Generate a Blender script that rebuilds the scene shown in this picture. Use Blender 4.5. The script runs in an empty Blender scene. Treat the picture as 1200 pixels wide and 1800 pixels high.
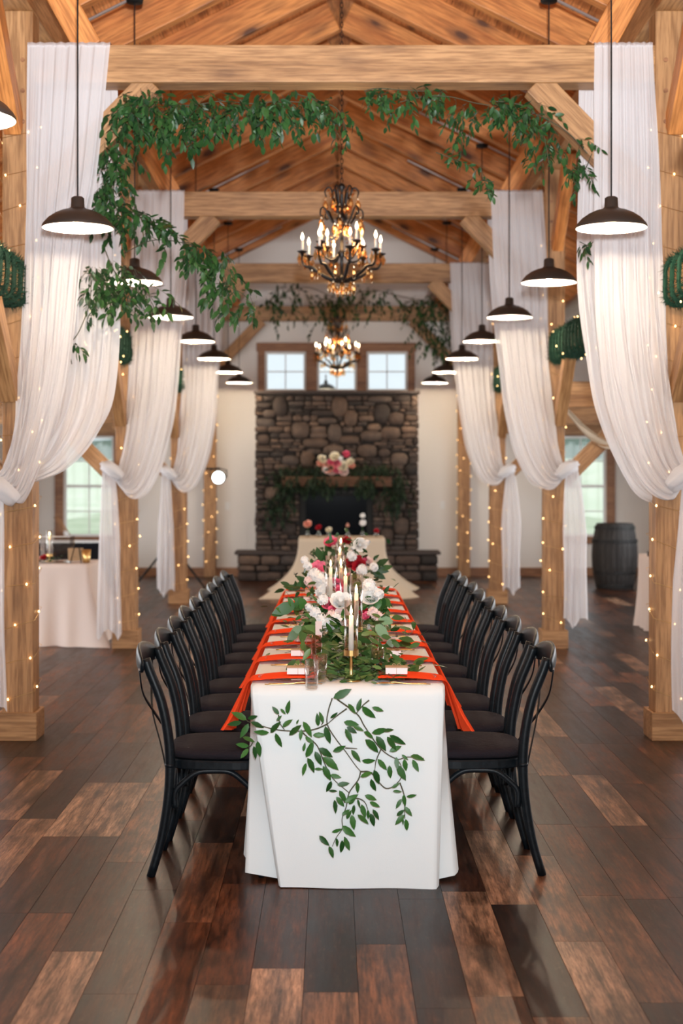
import bpy, bmesh, math, random
import numpy as np
from mathutils import Vector, Matrix, Quaternion, Euler
R = random.Random(7)
NR = np.random.RandomState(5)
sc = bpy.context.scene
COL = sc.collection
PI = math.pi

# ------------------------------------------------------------------ camera
CX, CZ, F = -0.069, 1.565, 2500.0
VX, VY = 584.0, 831.0
cd = bpy.data.cameras.new('camera'); cam = bpy.data.objects.new('camera', cd); COL.objects.link(cam)
cam.location = (CX, 0, CZ); cam.rotation_euler = (PI/2, 0, 0)
cd.sensor_fit = 'HORIZONTAL'; cd.sensor_width = 24; cd.lens = 50
cd.shift_x = 16/1200; cd.shift_y = -69/1200
cd.clip_start = .1; cd.clip_end = 300
cd.dof.use_dof = True; cd.dof.focus_distance = 6.0; cd.dof.aperture_fstop = 2.6
sc.camera = cam
# ------------------------------------------------------------------ sky, exposure
w = bpy.data.worlds.new('world'); sc.world = w; w.use_nodes = True
bg = w.node_tree.nodes['Background']; bg.inputs[0].default_value = (.86, .94, 1, 1); bg.inputs[1].default_value = 1.0
sc.view_settings.view_transform = 'Standard'; sc.view_settings.look = 'None'
sc.view_settings.gamma = 1; sc.view_settings.use_curve_mapping = False
sc.view_settings.exposure = 0.12
try:
    sc.cycles.use_denoising = True; sc.cycles.max_bounces = 7; sc.cycles.transparent_max_bounces = 24
    sc.cycles.diffuse_bounces = 4; sc.cycles.glossy_bounces = 3; sc.cycles.transmission_bounces = 5
    sc.cycles.sample_clamp_indirect = 4; sc.cycles.caustics_reflective = False; sc.cycles.caustics_refractive = False
except Exception: pass

def light(name, kind, loc, energy, col=(1, 1, 1), rot=(0, 0, 0), size=.1, size_y=None):
    l = bpy.data.lights.new(name, kind); l.energy = energy; l.color = col
    if kind == 'AREA':
        l.size = size
        if size_y: l.shape = 'RECTANGLE'; l.size_y = size_y
    else: l.shadow_soft_size = size
    o = bpy.data.objects.new(name, l); COL.objects.link(o); o.location = loc; o.rotation_euler = rot
    return o
# the photographer's flash, just above the camera
fl = light('camera_flash', 'SPOT', (CX+.06, -.1, CZ+.32), 960, (.88, .95, 1), (math.radians(94), 0, 0), .06)
fl.data.spot_size = math.radians(75); fl.data.spot_blend = 1
# its second head, turned up to bounce off the roof
fb = light('camera_flash_bounce', 'SPOT', (CX+.1, -.2, CZ+.45), 4700, (.95, .97, 1), (math.radians(128), 0, 0), .08)
fb.data.spot_size = math.radians(85); fb.data.spot_blend = 1
# soft frontal fill added behind the camera, out of view
light('front_fill', 'AREA', (0, -4.6, 2.3), 130, (1, .95, .90), (math.radians(92), 0, 0), 8.0, 3.6)
# daylight through the windows of the two side walls
for sx in (-1, 1):
    light('side_window_daylight', 'AREA', (sx*4.97, 12.5, 1.45), 300, (.95, .97, 1), (0, sx*PI/2, 0), 1.5, 13)
WARM = (1, .80, .58)
PENDANT_W, CHAND_W = 26, 16

# ------------------------------------------------------------------ helpers
def P(px, py, D): return Vector((CX+(px-VX)*D/F, D, CZ-(py-VY)*D/F))
ORD = ['nearest', 'second', 'third', 'fourth', 'fifth', 'sixth', 'seventh', 'eighth', 'ninth', 'tenth', 'eleventh', 'twelfth']

def tag(o, label=None, cat=None, group=None, kind=None):
    if label: o['label'] = label
    if cat: o['category'] = cat
    if group: o['group'] = group
    if kind: o['kind'] = kind
    return o

def empty(name, loc=(0, 0, 0), rz=0, label=None, cat=None, group=None, kind=None):
    o = bpy.data.objects.new(name, None); COL.objects.link(o); o.location = loc; o.rotation_euler = (0, 0, rz)
    o.empty_display_size = .1
    return tag(o, label, cat, group, kind)

def norm(v):
    v = np.asarray(v, float); n = np.linalg.norm(v); return v/n if n > 1e-9 else v

def closed(s):
    n = sum(len(f) for f in s.f); return n < 30000 and not getattr(s, 'open', False)

class MB:
    def __init__(s): s.v = []; s.f = []
    def add(s, V, Fc):
        n = len(s.v); s.v.extend([tuple(map(float, p)) for p in V]); s.f.extend([tuple(i+n for i in f) for f in Fc]); return s
    def box(s, x0, x1, y0, y1, z0, z1):
        V = [(x, y, z) for x in (x0, x1) for y in (y0, y1) for z in (z0, z1)]
        return s.add(V, [(0, 1, 3, 2), (4, 6, 7, 5), (0, 4, 5, 1), (2, 3, 7, 6), (0, 2, 6, 4), (1, 5, 7, 3)])
    def cbox(s, x, y, z, w, d, h): return s.box(x-w/2, x+w/2, y-d/2, y+d/2, z, z+h)
    def bar(s, a, b, w, h, up=(0, 0, 1)):
        a = np.array(a, float); b = np.array(b, float); T = norm(b-a); N = norm(np.cross(up, T)); B = np.cross(T, N)
        V = [p+sx*N*w/2+sy*B*h/2 for p in (a, b) for sx in (-1, 1) for sy in (-1, 1)]
        return s.add(V, [(0, 1, 3, 2), (4, 6, 7, 5), (0, 4, 5, 1), (2, 3, 7, 6), (0, 2, 6, 4), (1, 5, 7, 3)])
    def tube(s, path, rad, seg=8, up=None, ell=None, cap=True):
        path = np.array(path, float); n = len(path)
        rad = np.full(n, rad) if np.isscalar(rad) else np.array(rad, float)
        T = np.gradient(path, axis=0); T /= np.maximum(np.linalg.norm(T, axis=1), 1e-9)[:, None]
        V = []
        if up is None:
            u = np.array([0, 0, 1.]) if abs(T[0][2]) < .9 else np.array([1., 0, 0])
            N = norm(np.cross(u, T[0]))
        for i in range(n):
            if up is None: N = norm(N-T[i]*np.dot(N, T[i]))
            else: N = norm(np.cross(up, T[i]))
            B = np.cross(T[i], N); a, b = (ell if ell else (1, 1))
            for k in range(seg):
                t = 2*PI*(k+.5)/seg
                V.append(path[i]+rad[i]*(a*math.cos(t)*N+b*math.sin(t)*B))
        Fc = [(i*seg+k, i*seg+(k+1) % seg, (i+1)*seg+(k+1) % seg, (i+1)*seg+k) for i in range(n-1) for k in range(seg)]
        if cap: Fc += [tuple(range(seg))[::-1], tuple((n-1)*seg+k for k in range(seg))]
        return s.add(V, Fc)
    def lathe(s, prof, seg=20, c=(0, 0, 0), close=False, cap=True):
        V = [(c[0]+r*math.cos(2*PI*k/seg), c[1]+r*math.sin(2*PI*k/seg), c[2]+z) for r, z in prof for k in range(seg)]
        n = len(prof); Fc = []
        for i in range(n-1 if not close else n):
            j = (i+1) % n
            Fc += [(i*seg+k, i*seg+(k+1) % seg, j*seg+(k+1) % seg, j*seg+k) for k in range(seg)]
        if not close and cap:
            if prof[0][0] > 1e-5: Fc.append(tuple(range(seg))[::-1])
            if prof[-1][0] > 1e-5: Fc.append(tuple((n-1)*seg+k for k in range(seg)))
        return s.add(V, Fc)
    def grid(s, G, wrap=False):
        G = np.asarray(G); a, b = G.shape[:2]
        Fc = [(i*b+j, (i+1)*b+j, (i+1)*b+(j+1) % b, i*b+(j+1) % b) for i in range(a-1) for j in range(b if wrap else b-1)]
        return s.add(G.reshape(-1, 3), Fc)
    def mesh(s, name, mat, smooth=True):
        m = bpy.data.meshes.new(name); m.from_pydata(s.v, [], s.f)
        if mat: m.materials.append(mat)
        if smooth: m.polygons.foreach_set('use_smooth', [True]*len(m.polygons))
        if 4 < len(s.f) < 6000 and closed(s):
            b = bmesh.new(); b.from_mesh(m); bmesh.ops.recalc_face_normals(b, faces=b.faces); b.to_mesh(m); b.free()
        m.update(); return m
    def build(s, name, mat, parent=None, smooth=False, loc=None, bevel=0, solid=0, sub=0):
        return put(name, s.mesh(name, mat, smooth), parent, loc, bevel, solid, sub)

def put(name, mesh, parent=None, loc=None, bevel=0, solid=0, sub=0):
    o = bpy.data.objects.new(name, mesh); COL.objects.link(o)
    if parent: o.parent = parent
    if loc is not None: o.location = loc
    if solid:
        k = o.modifiers.new('s', 'SOLIDIFY'); k.thickness = solid; k.offset = 0
    if bevel:
        k = o.modifiers.new('b', 'BEVEL'); k.width = bevel; k.segments = 2; k.limit_method = 'ANGLE'
    if sub:
        k = o.modifiers.new('u', 'SUBSURF'); k.levels = sub; k.render_levels = sub
    return o

KIDS = {}
def copy_tree(o, parent=None):
    c = o.copy(); COL.objects.link(c)
    if parent: c.parent = parent
    for ch in KIDS.get(o.name) or KIDS.setdefault(o.name, [k for k in bpy.data.objects if k.parent == o]):
        copy_tree(ch, c)
    return c

def cr(pts, n):
    """catmull-rom through pts, n samples"""
    p = np.array(pts, float); m = len(p); p = np.vstack([2*p[0]-p[1], p, 2*p[-1]-p[-2]])
    out = []
    for t in np.linspace(0, m-1-1e-9, n):
        i = int(t); f = t-i; a, b, c, d = p[i], p[i+1], p[i+2], p[i+3]
        out.append(.5*((2*b)+(-a+c)*f+(2*a-5*b+4*c-d)*f*f+(-a+3*b-3*c+d)*f**3))
    return np.array(out)

# ------------------------------------------------------------------ materials
def mat(name, col=(.8, .8, .8), rough=.5, metal=0, **kw):
    m = bpy.data.materials.new(name); m.use_nodes = True; b = m.node_tree.nodes['Principled BSDF']
    b.inputs['Base Color'].default_value = (*col, 1); b.inputs['Roughness'].default_value = rough; b.inputs['Metallic'].default_value = metal
    for k, v in kw.items():
        k = k.replace('_', ' ')
        if k in b.inputs: b.inputs[k].default_value = v
    return m
def nn(m, t, **kw):
    n = m.node_tree.nodes.new(t)
    for k, v in kw.items(): setattr(n, k, v)
    return n
def lk(m, a, b): m.node_tree.links.new(a, b)
def bsdf(m): return m.node_tree.nodes['Principled BSDF']
def ramp(m, stops, interp='LINEAR'):
    r = nn(m, 'ShaderNodeValToRGB'); r.color_ramp.interpolation = interp
    e = r.color_ramp.elements
    while len(e) < len(stops): e.new(.5)
    for i, (p, c) in enumerate(stops): e[i].position = p; e[i].color = (*c, 1)
    return r
def mix(m, fac, a, b, mode='MIX'):
    n = nn(m, 'ShaderNodeMix', data_type='RGBA', blend_type=mode)
    for sck, v in ((n.inputs[0], fac), (n.inputs[6], a), (n.inputs[7], b)):
        if hasattr(v, 'is_output'): lk(m, v, sck)
        elif isinstance(v, tuple): sck.default_value = (*v, 1)
        else: sck.default_value = v
    return n.outputs[2]
def noise(m, vec, scale, detail=4, rough=.55):
    n = nn(m, 'ShaderNodeTexNoise'); n.inputs['Scale'].default_value = scale; n.inputs['Detail'].default_value = detail
    n.inputs['Roughness'].default_value = rough
    if vec is not None: lk(m, vec, n.inputs['Vector'])
    return n.outputs['Fac']
def bump(m, h, st=.3, dist=.01):
    b = nn(m, 'ShaderNodeBump'); b.inputs['Strength'].default_value = st; b.inputs['Distance'].default_value = dist
    lk(m, h, b.inputs['Height']); lk(m, b.outputs[0], bsdf(m).inputs['Normal'])
def objvec(m, scale=(1, 1, 1), rnd=True):
    tc = nn(m, 'ShaderNodeTexCoord'); mp = nn(m, 'ShaderNodeMapping'); mp.inputs['Scale'].default_value = scale
    lk(m, tc.outputs['Object'], mp.inputs['Vector'])
    if rnd:
        oi = nn(m, 'ShaderNodeObjectInfo'); mu = nn(m, 'ShaderNodeMath', operation='MULTIPLY'); mu.inputs[1].default_value = 37
        lk(m, oi.outputs['Random'], mu.inputs[0]); lk(m, mu.outputs[0], mp.inputs['Location'])
    return mp.outputs[0]

def wood(name, light_c, dark_c, axis='X', rough=.55, knots=.8, gscale=1.0, fine=6):
    m = mat(name, light_c, rough)
    st = {'X': (.35, 5, 5), 'Y': (5, .35, 5), 'Z': (5, 5, .35)}[axis]
    v = objvec(m, tuple(a*gscale for a in st))
    g = noise(m, v, 1.6, 5, .6)
    v2 = objvec(m, tuple(a*gscale*fine for a in st)); g2 = noise(m, v2, 2.2, 3)
    r = ramp(m, [(.34, dark_c), (.5, tuple(.6*a+.4*b for a, b in zip(light_c, dark_c))), (.72, light_c)])
    lk(m, g, r.inputs[0])
    r2 = ramp(m, [(.38, (.66, .60, .54)), (.60, (1.08, 1.08, 1.08))]); lk(m, g2, r2.inputs[0])
    c = mix(m, 1.0, r.outputs[0], r2.outputs[0], 'MULTIPLY')
    if knots:
        kst = {'X': (2.1, 5, 5), 'Y': (5, 2.1, 5), 'Z': (5, 5, 2.1)}[axis]
        kv = objvec(m, kst); vo = nn(m, 'ShaderNodeTexVoronoi'); vo.inputs['Scale'].default_value = 1.0
        lk(m, kv, vo.inputs['Vector'])
        kr = ramp(m, [(.11, (1, 1, 1)), (.17, (.55, .55, .55)), (.36, (0, 0, 0))]); lk(m, vo.outputs['Distance'], kr.inputs[0])
        kf = nn(m, 'ShaderNodeMath', operation='MULTIPLY'); lk(m, kr.outputs[0], kf.inputs[0]); kf.inputs[1].default_value = knots
        c = mix(m, kf.outputs[0], c, (.075, .025, .01))
    lk(m, c, bsdf(m).inputs['Base Color'])
    bump(m, g2, .12, .004)
    return m

TL, TD = (.50, .275, .120), (.30, .145, .052)
OL, OD = (.72, .30, .085), (.46, .15, .035)
M = {}
for ax in 'XYZ': M['post'+ax] = wood('timber_'+ax, TL, TD, ax, .5, .42)
M['rafter'] = wood('rafter_pine', OL, OD, 'X', .5, .95)
M['deck'] = wood('deck_pine', (.78, .37, .145), (.48, .18, .055), 'Y', .55, .8)
M['trimwood'] = wood('trim_wood', (.36, .17, .075), (.24, .10, .04), 'X', .5, 0)
M['wall'] = mat('white_wall', (.78, .74, .70), .9)
bump(M['wall'], noise(M['wall'], objvec(M['wall'], rnd=False), 60, 3), .08, .004)
M['black'] = mat('black_metal', (.008, .008, .008), .5, Specular_IOR_Level=.2)
M['satin'] = mat('dark_bronze', (.045, .037, .032), .42, .2)
M['iron'] = mat('black_iron', (.012, .009, .008), .4, .3)
M['lining'] = mat('white_enamel', (.9, .88, .84), .4)
M['gold'] = mat('brushed_gold', (.75, .48, .19), .28, 1)
M['twine'] = mat('kraft', (.45, .30, .17), .8)
M['paper'] = mat('white_card', (.85, .85, .84), .7)
M['silver'] = mat('conduit', (.75, .75, .74), .3, .9)
M['wax'] = mat('wax', (.88, .85, .78), .45)
bsdf(M['wax']).inputs['Subsurface Weight'].default_value = .2
def emis(name, col, st, sample=False):
    m = mat(name, (0, 0, 0), .5); b = bsdf(m); b.inputs['Emission Color'].default_value = (*col, 1); b.inputs['Emission Strength'].default_value = st
    if not sample:
        try: m.cycles.emission_sampling = 'NONE'
        except Exception: pass
    return m
M['bulb'] = emis('warm_bulb', (1, .78, .5), 30)
M['fairy'] = emis('fairy_bulb', (1, .60, .24), 8)
M['flame'] = emis('flame', (1, .74, .42), 14)
M['spotface'] = emis('spot_face', (.9, 1, 1), 6)
def glass(name, col=(1, 1, 1), alpha=.2, rough=.03, tint=(1, 1, 1)):
    m = bpy.data.materials.new(name); m.use_nodes = True; nt = m.node_tree; nt.nodes.clear()
    out = nt.nodes.new('ShaderNodeOutputMaterial'); tr = nt.nodes.new('ShaderNodeBsdfTransparent'); gl = nt.nodes.new('ShaderNodeBsdfGlossy')
    tr.inputs[0].default_value = (*tint, 1); gl.inputs[0].default_value = (*col, 1); gl.inputs['Roughness'].default_value = rough
    lw = nt.nodes.new('ShaderNodeLayerWeight'); lw.inputs[0].default_value = .5
    pw = nt.nodes.new('ShaderNodeMath'); pw.operation = 'POWER'; pw.inputs[1].default_value = 2.5; mm = nt.nodes.new('ShaderNodeMath'); mm.operation = 'MULTIPLY_ADD'; mm.inputs[1].default_value = alpha*1.6; mm.inputs[2].default_value = .025
    nt.links.new(lw.outputs['Facing'], pw.inputs[0]); nt.links.new(pw.outputs[0], mm.inputs[0])
    mx = nt.nodes.new('ShaderNodeMixShader'); nt.links.new(mm.outputs[0], mx.inputs[0]); nt.links.new(tr.outputs[0], mx.inputs[1]); nt.links.new(gl.outputs[0], mx.inputs[2])
    nt.links.new(mx.outputs[0], out.inputs[0]); return m
M['glass'] = glass('clear_glass', alpha=.5, tint=(.94, .93, .92))
M['pinkglass'] = glass('rose_glass', alpha=.3, tint=(.93, .80, .78))
M['pane'] = glass('window_glass', alpha=.08, tint=(.97, .99, .99))
M['crystal'] = glass('amber_crystal', (1, .80, .55), .75, .16, (.92, .72, .5))
def cloth(name, col, transl=.25, transp=0, rough=.9, folds=None):
    m = bpy.data.materials.new(name); m.use_nodes = True; nt = m.node_tree; nt.nodes.clear()
    out = nt.nodes.new('ShaderNodeOutputMaterial'); d = nt.nodes.new('ShaderNodeBsdfDiffuse'); t = nt.nodes.new('ShaderNodeBsdfTranslucent')
    for n in (d, t): n.inputs[0].default_value = (*col, 1)
    a = nt.nodes.new('ShaderNodeMixShader'); a.inputs[0].default_value = transl
    nt.links.new(d.outputs[0], a.inputs[1]); nt.links.new(t.outputs[0], a.inputs[2]); last = a
    if transp:
        tr = nt.nodes.new('ShaderNodeBsdfTransparent'); b = nt.nodes.new('ShaderNodeMixShader'); b.inputs[0].default_value = transp
        nt.links.new(a.outputs[0], b.inputs[1]); nt.links.new(tr.outputs[0], b.inputs[2]); last = b
    nt.links.new(last.outputs[0], out.inputs[0])
    tc = nt.nodes.new('ShaderNodeTexCoord'); nz = nt.nodes.new('ShaderNodeTexNoise'); nz.inputs['Scale'].default_value = 350; nz.inputs['Detail'].default_value = 2
    bp = nt.nodes.new('ShaderNodeBump'); bp.inputs['Strength'].default_value = .15; bp.inputs['Distance'].default_value = .002
    nt.links.new(tc.outputs['Object'], nz.inputs['Vector']); nt.links.new(nz.outputs['Fac'], bp.inputs['Height'])
    nt.links.new(bp.outputs[0], d.inputs['Normal'])
    return m
M['sheer'] = cloth('sheer_chiffon', (.90, .89, .91), .35, .2)
M['linen'] = cloth('white_linen', (.80, .85, .86), .05)
M['ivory'] = cloth('ivory_linen', (.66, .56, .44), .1)
M['blush'] = cloth('blush_linen', (.78, .66, .60), .1)
M['blackcloth'] = cloth('black_cloth', (.012, .012, .014), 0)
M['red'] = cloth('orange_red_satin', (1.0, .10, .032), .12)
M['cushion'] = mat('cushion_fabric', (.014, .011, .0145), .95, Specular_IOR_Level=.2)
bump(M['cushion'], noise(M['cushion'], objvec(M['cushion'], (6, 20, 6)), 6, 4), .5, .01)
M['chair'] = mat('chair_paint', (.016, .022, .028), .38, Specular_IOR_Level=.20)
_c = M['chair']; _n = noise(_c, objvec(_c), 60, 5); _r = ramp(_c, [(.3, (.0025, .004, .0055)), (.66, (.006, .009, .012)), (.8, (.022, .03, .038))]); lk(_c, _n, _r.inputs[0]); lk(_c, _r.outputs[0], bsdf(_c).inputs['Base Color'])
def leafmat(name, a, b, rough=.42, spec=.3):
    m = mat(name, a, rough, Specular_IOR_Level=spec); oi = nn(m, 'ShaderNodeObjectInfo'); ge = nn(m, 'ShaderNodeNewGeometry')
    ad = nn(m, 'ShaderNodeMath', operation='ADD'); fr = nn(m, 'ShaderNodeMath', operation='FRACT')
    lk(m, oi.outputs['Random'], ad.inputs[0]); lk(m, ge.outputs['Random Per Island'], ad.inputs[1]); lk(m, ad.outputs[0], fr.inputs[0])
    r = ramp(m, [(0, a), (1, b)]); lk(m, fr.outputs[0], r.inputs[0]); lk(m, r.outputs[0], bsdf(m).inputs['Base Color']); return m
M['leaf'] = leafmat('ruscus_leaf', (.010, .055, .010), (.045, .150, .028))
M['leafdark'] = leafmat('dark_leaf', (.008, .036, .011), (.040, .11, .028))
M['leafolive'] = leafmat('olive_leaf', (.030, .080, .018), (.11, .20, .055))
M['leafpale'] = leafmat('pale_leaf', (.14, .27, .14), (.24, .38, .22), .6)
M['leafblack'] = leafmat('blackish_leaf', (.004, .012, .005), (.014, .035, .014), .7)  # near-black green of the mantel foliage
M['pine'] = leafmat('pine_needle', (.003, .020, .011), (.010, .052, .028), .8)
M['stem'] = mat('stem', (.05, .05, .02), .6)
for n_, a_, b_ in (('fwhite', (.82, .84, .84), (.9, .88, .86)), ('fblush', (.85, .62, .60), (.9, .75, .70)), ('fpink', (.75, .06, .17), (.9, .24, .36)),
                   ('fred', (.30, .006, .012), (.55, .012, .03)), ('fpeach', (.85, .38, .28), (.9, .5, .4)), ('fcream', (.85, .78, .60), (.9, .85, .7))):
    M[n_] = leafmat(n_, a_, b_, .7)
# ------------------------------------------------------------------ floor of separate planks
BENT = [8.32, 12.66, 17.0, 21.35]
PW, PL = .1655, 1.065
XE = 5.0; YB = 21.55; YF = -5.0
def plankmat(name, island):
    m = mat(name, (.1, .05, .03), .3, Specular_IOR_Level=.24); st = (9, 1.1, 9)
    v = objvec(m, st)
    g = noise(m, v, 2.4, 7, .68); v2 = objvec(m, (70, 5, 70)); g2 = noise(m, v2, 1.5, 4)
    v3 = objvec(m, (2.2, 1.0, 2.2)); g3 = noise(m, v3, 1.8, 5, .7)
    src = nn(m, 'ShaderNodeNewGeometry').outputs['Random Per Island'] if island else nn(m, 'ShaderNodeAttribute', attribute_type='OBJECT', attribute_name='tone').outputs['Fac']
    tone = ramp(m, [(0, (.014, .006, .004)), (.35, (.052, .018, .008)), (.65, (.120, .042, .017)), (.80, (.16, .075, .040)), (1, (.32, .21, .145))])
    lk(m, src, tone.inputs[0])
    r = ramp(m, [(.36, (.30, .28, .26)), (.50, (.9, .88, .86)), (.64, (1.5, 1.45, 1.4))]); lk(m, g, r.inputs[0])
    r2 = ramp(m, [(.35, (.72, .72, .72)), (.6, (1.1, 1.1, 1.1))]); lk(m, g2, r2.inputs[0])
    r3 = ramp(m, [(.38, (.40, .36, .33)), (.58, (1.25, 1.2, 1.15))]); lk(m, g3, r3.inputs[0])
    c = mix(m, 1., tone.outputs[0], r.outputs[0], 'MULTIPLY'); c = mix(m, 1., c, r2.outputs[0], 'MULTIPLY'); c = mix(m, .9, c, r3.outputs[0], 'MULTIPLY')
    v4 = objvec(m, (26, 7, 26)); g4 = noise(m, v4, 2.0, 6, .75); r4 = ramp(m, [(.55, (0, 0, 0)), (.72, (.55, .55, .55))]); lk(m, g4, r4.inputs[0])
    c = mix(m, r4.outputs[0], c, mix(m, .5, c, (.20, .115, .07)))
    v5 = objvec(m, (34, 2.6, 34)); g5 = noise(m, v5, 2.2, 6, .8); r5 = ramp(m, [(.40, (.35, .33, .31)), (.55, (1.08, 1.06, 1.04))]); lk(m, g5, r5.inputs[0]); c = mix(m, .85, c, r5.outputs[0], 'MULTIPLY')
    lk(m, c, bsdf(m).inputs['Base Color'])
    rr = ramp(m, [(.3, (.30, .30, .30)), (.7, (.42, .42, .42))]); lk(m, g, rr.inputs[0]); lk(m, rr.outputs[0], bsdf(m).inputs['Roughness'])
    bump(m, g2, .06, .001)
    return m
floor = MB().box(-XE, XE, YF, YB, -.06, -.012).build('floor', mat('floor_gap', (.012, .007, .005), .6)); floor['kind'] = 'structure'
pm = plankmat('floor_plank', False); pmi = plankmat('floor_plank_far', True)
def plank_geo(mb, x0, x1, y0, y1):
    g = .0002; c = .0006
    V = [(x0+g, y0+g, -.012), (x1-g, y0+g, -.012), (x1-g, y1-g, -.012), (x0+g, y1-g, -.012),
         (x0+g+c, y0+g+c, 0), (x1-g-c, y0+g+c, 0), (x1-g-c, y1-g-c, 0), (x0+g+c, y1-g-c, 0)]
    mb.add(V, [(4, 5, 6, 7), (0, 1, 5, 4), (1, 2, 6, 5), (2, 3, 7, 6), (3, 0, 4, 7)])
t_ = MB(); plank_geo(t_, -PW/2, PW/2, -PL/2, PL/2); pmesh = t_.mesh('floor_plank', pm, False)
known = {-1: 4.49, 3: 4.25, 5: 4.75, -5: 4.65, -6: 6.12, -7: 6.12, 4: 5.155, 6: 4.20, -3: 4.95, 0: 5.35, 1: 4.72, 2: 5.22}
tones = {(-1, 3.42): .98, (3, 4.25): .93, (5, 3.685): .98, (-5, 3.585): .97, (-5, 5.715): .8, (-6, 6.12): .95, (-7, 6.12): .94, (4, 5.155): .92, (6, 4.20): .8, (-3, 4.95): .72,
         (3, 3.185): .74, (4, 4.09): .05, (4, 3.025): .62, (-4, 4.4): .5, (2, 5.22): .1, (-9, 4.65): .88, (6, 6.33): .1, (5, 5.815): .15, (7, 5.9): .1}
cells = []
k0 = math.floor((-XE+.157)/PW)
for k in range(k0, int((XE+.157)/PW)+1):
    x0, x1 = max(-XE, -.157+k*PW), min(XE, -.157+(k+1)*PW)
    if x1-x0 < .02: continue
    ph = known.get(k, None)
    if ph is None: ph = 4+NR.rand()*PL
    j0 = math.floor((YF-ph)/PL)
    for j in range(j0, int((YB-ph)/PL)+2):
        y0, y1 = max(YF, ph+j*PL), min(YB, ph+(j+1)*PL)
        if y1-y0 < .03: continue
        full = (x1-x0 > PW-.001 and y1-y0 > PL-.001)
        xc, yc = (x0+x1)/2, (y0+y1)/2
        px = VX+(xc-CX)*F/max(yc, .1); vis = full and yc > 3.6 and -60 < px < 1260
        if vis and abs(xc) < .3 and 5.9 < yc < 9.6: vis = False      # beneath the tables
        cells.append((yc if vis else 1e3, k, x0, x1, y0, y1, vis))
cells.sort()
rest = MB()
for i, (d, k, x0, x1, y0, y1, vis) in enumerate(cells):
    if i < 300 and vis:
        o = bpy.data.objects.new('plank', pmesh); COL.objects.link(o); o.parent = floor; o.location = ((x0+x1)/2, (y0+y1)/2, 0)
        t = None
        for (kk, yy), tv in tones.items():
            if kk == k and abs(yy-y0) < .12: t = tv
        o['tone'] = t if t is not None else (R.uniform(.78, .92) if R.random() < .10 else R.uniform(.1, .68))
    else: plank_geo(rest, x0, x1, y0, y1)
o = rest.build('plank', pmi, floor); o['kind'] = 'stuff'

# ------------------------------------------------------------------ roof
RZ, SL = 5.50, .50          # rafter underside at the ridge, pitch
RD = .27
th = math.atan(SL); cs = math.cos(th)
ceil = empty('ceiling', (0, 8, 5.8), kind='structure')
Ld = (XE+.15)/cs
def deckbox(): return MB().box(-.0975, .0975, -13.3, 13.6, 0, .025).mesh('deck', M['deck'], False)
dm = deckbox(); nb = int(Ld/.2)+1
for s in (-1, 1):
    for i in range(nb):
        d = .1+i*.2
        o = put('board', dm, ceil); o.location = (s*d*cs, 0, RZ-5.8+RD/cs-d*math.sin(th)+.0); o.rotation_euler = (0, s*th, 0)
rm = MB().box(0, Ld, -.055, .055, 0, RD).mesh('rafter', M['rafter'], False)
for k in range(-8, 13):
    y = BENT[0]+k*1.085-(.25 if k == 12 else 0)
    if y > 21.4: continue
    for s in (-1, 1):
        o = put('rafter', rm, ceil, bevel=.006); o.location = (0, y-8, RZ-5.8); o.rotation_euler = (0, th, 0 if s > 0 else PI)
        if s < 0: o.rotation_euler = (0, th, PI)
# outer roof skin that keeps daylight out
sk = MB()
for s in (-1, 1):
    z0 = RZ+RD/cs+.04; z1 = z0-XE*1.06*SL
    V = [(0, -5.4, z0), (s*XE*1.06, -5.4, z1), (s*XE*1.06, 21.9, z1), (0, 21.9, z0)]
    V += [(x, y, z+.05) for x, y, z in V]; sk.add(V, [(0, 1, 2, 3), (7, 6, 5, 4), (0, 4, 5, 1), (1, 5, 6, 2), (2, 6, 7, 3), (3, 7, 4, 0)])
o = sk.build('roof_sheathing', mat('roof_felt', (.05, .04, .035), .9), ceil, loc=(0, -8, -5.8))

# ------------------------------------------------------------------ walls with openings
def wall_with_holes(name, axis, pos, a0, a1, ztop, holes, thick=.2, gable=False):
    """axis 'y': wall in the plane y=pos spanning x; axis 'x': plane x=pos spanning y."""
    mb = MB(); xs = sorted({a0, a1, *[h[0] for h in holes], *[h[1] for h in holes]})
    zs = sorted({0, ztop, *[h[2] for h in holes], *[h[3] for h in holes]})
    for i in range(len(xs)-1):
        for j in range(len(zs)-1):
            xc, zc = (xs[i]+xs[i+1])/2, (zs[j]+zs[j+1])/2
            if any(h[0] < xc < h[1] and h[2] < zc < h[3] for h in holes): continue
            if axis == 'y': mb.box(xs[i], xs[i+1], pos, pos+thick, zs[j], zs[j+1])
            else: mb.box(pos, pos+thick, xs[i], xs[i+1], zs[j], zs[j+1])
    if gable:
        zt = RZ+RD/cs+.03; xq = (zt-ztop)/SL; q = [(-xq, ztop), (xq, ztop), (0, zt)]
        V = [(x, pos, z) for x, z in q]+[(x, pos+thick, z) for x, z in q]
        mb.add(V, [(0, 1, 2), (5, 4, 3)]+[(i, i+3, (i+1) % 3+3, (i+1) % 3) for i in range(3)])
    o = mb.build(name, M['wall']); o['kind'] = 'structure'; return o
WZ = RZ+RD/cs+.02-XE*SL
BW = [(-4.14, -3.38, .60, 2.12), (3.32, 4.08, .60, 2.12)]                       # windows of the end wall
TR = [(-1.09, -.47, 2.80, 3.40), (-.30, .30, 2.80, 3.40), (.45, 1.07, 2.80, 3.40)]
wall_with_holes('wall_back', 'y', YB, -XE-.2, XE+.2, 3.45, BW+TR, gable=True)
WH = [(BENT[0]-4.34+.9+4.34*k+dx, BENT[0]-4.34+2.0+4.34*k+dx, .6, 2.12) for k in range(4) for dx in (0, 1.5)]
wall_with_holes('wall_left', 'x', -XE-.2, YF, YB, WZ, WH)
wall_with_holes('wall_right', 'x', XE, YF, YB, WZ, WH)
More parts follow.
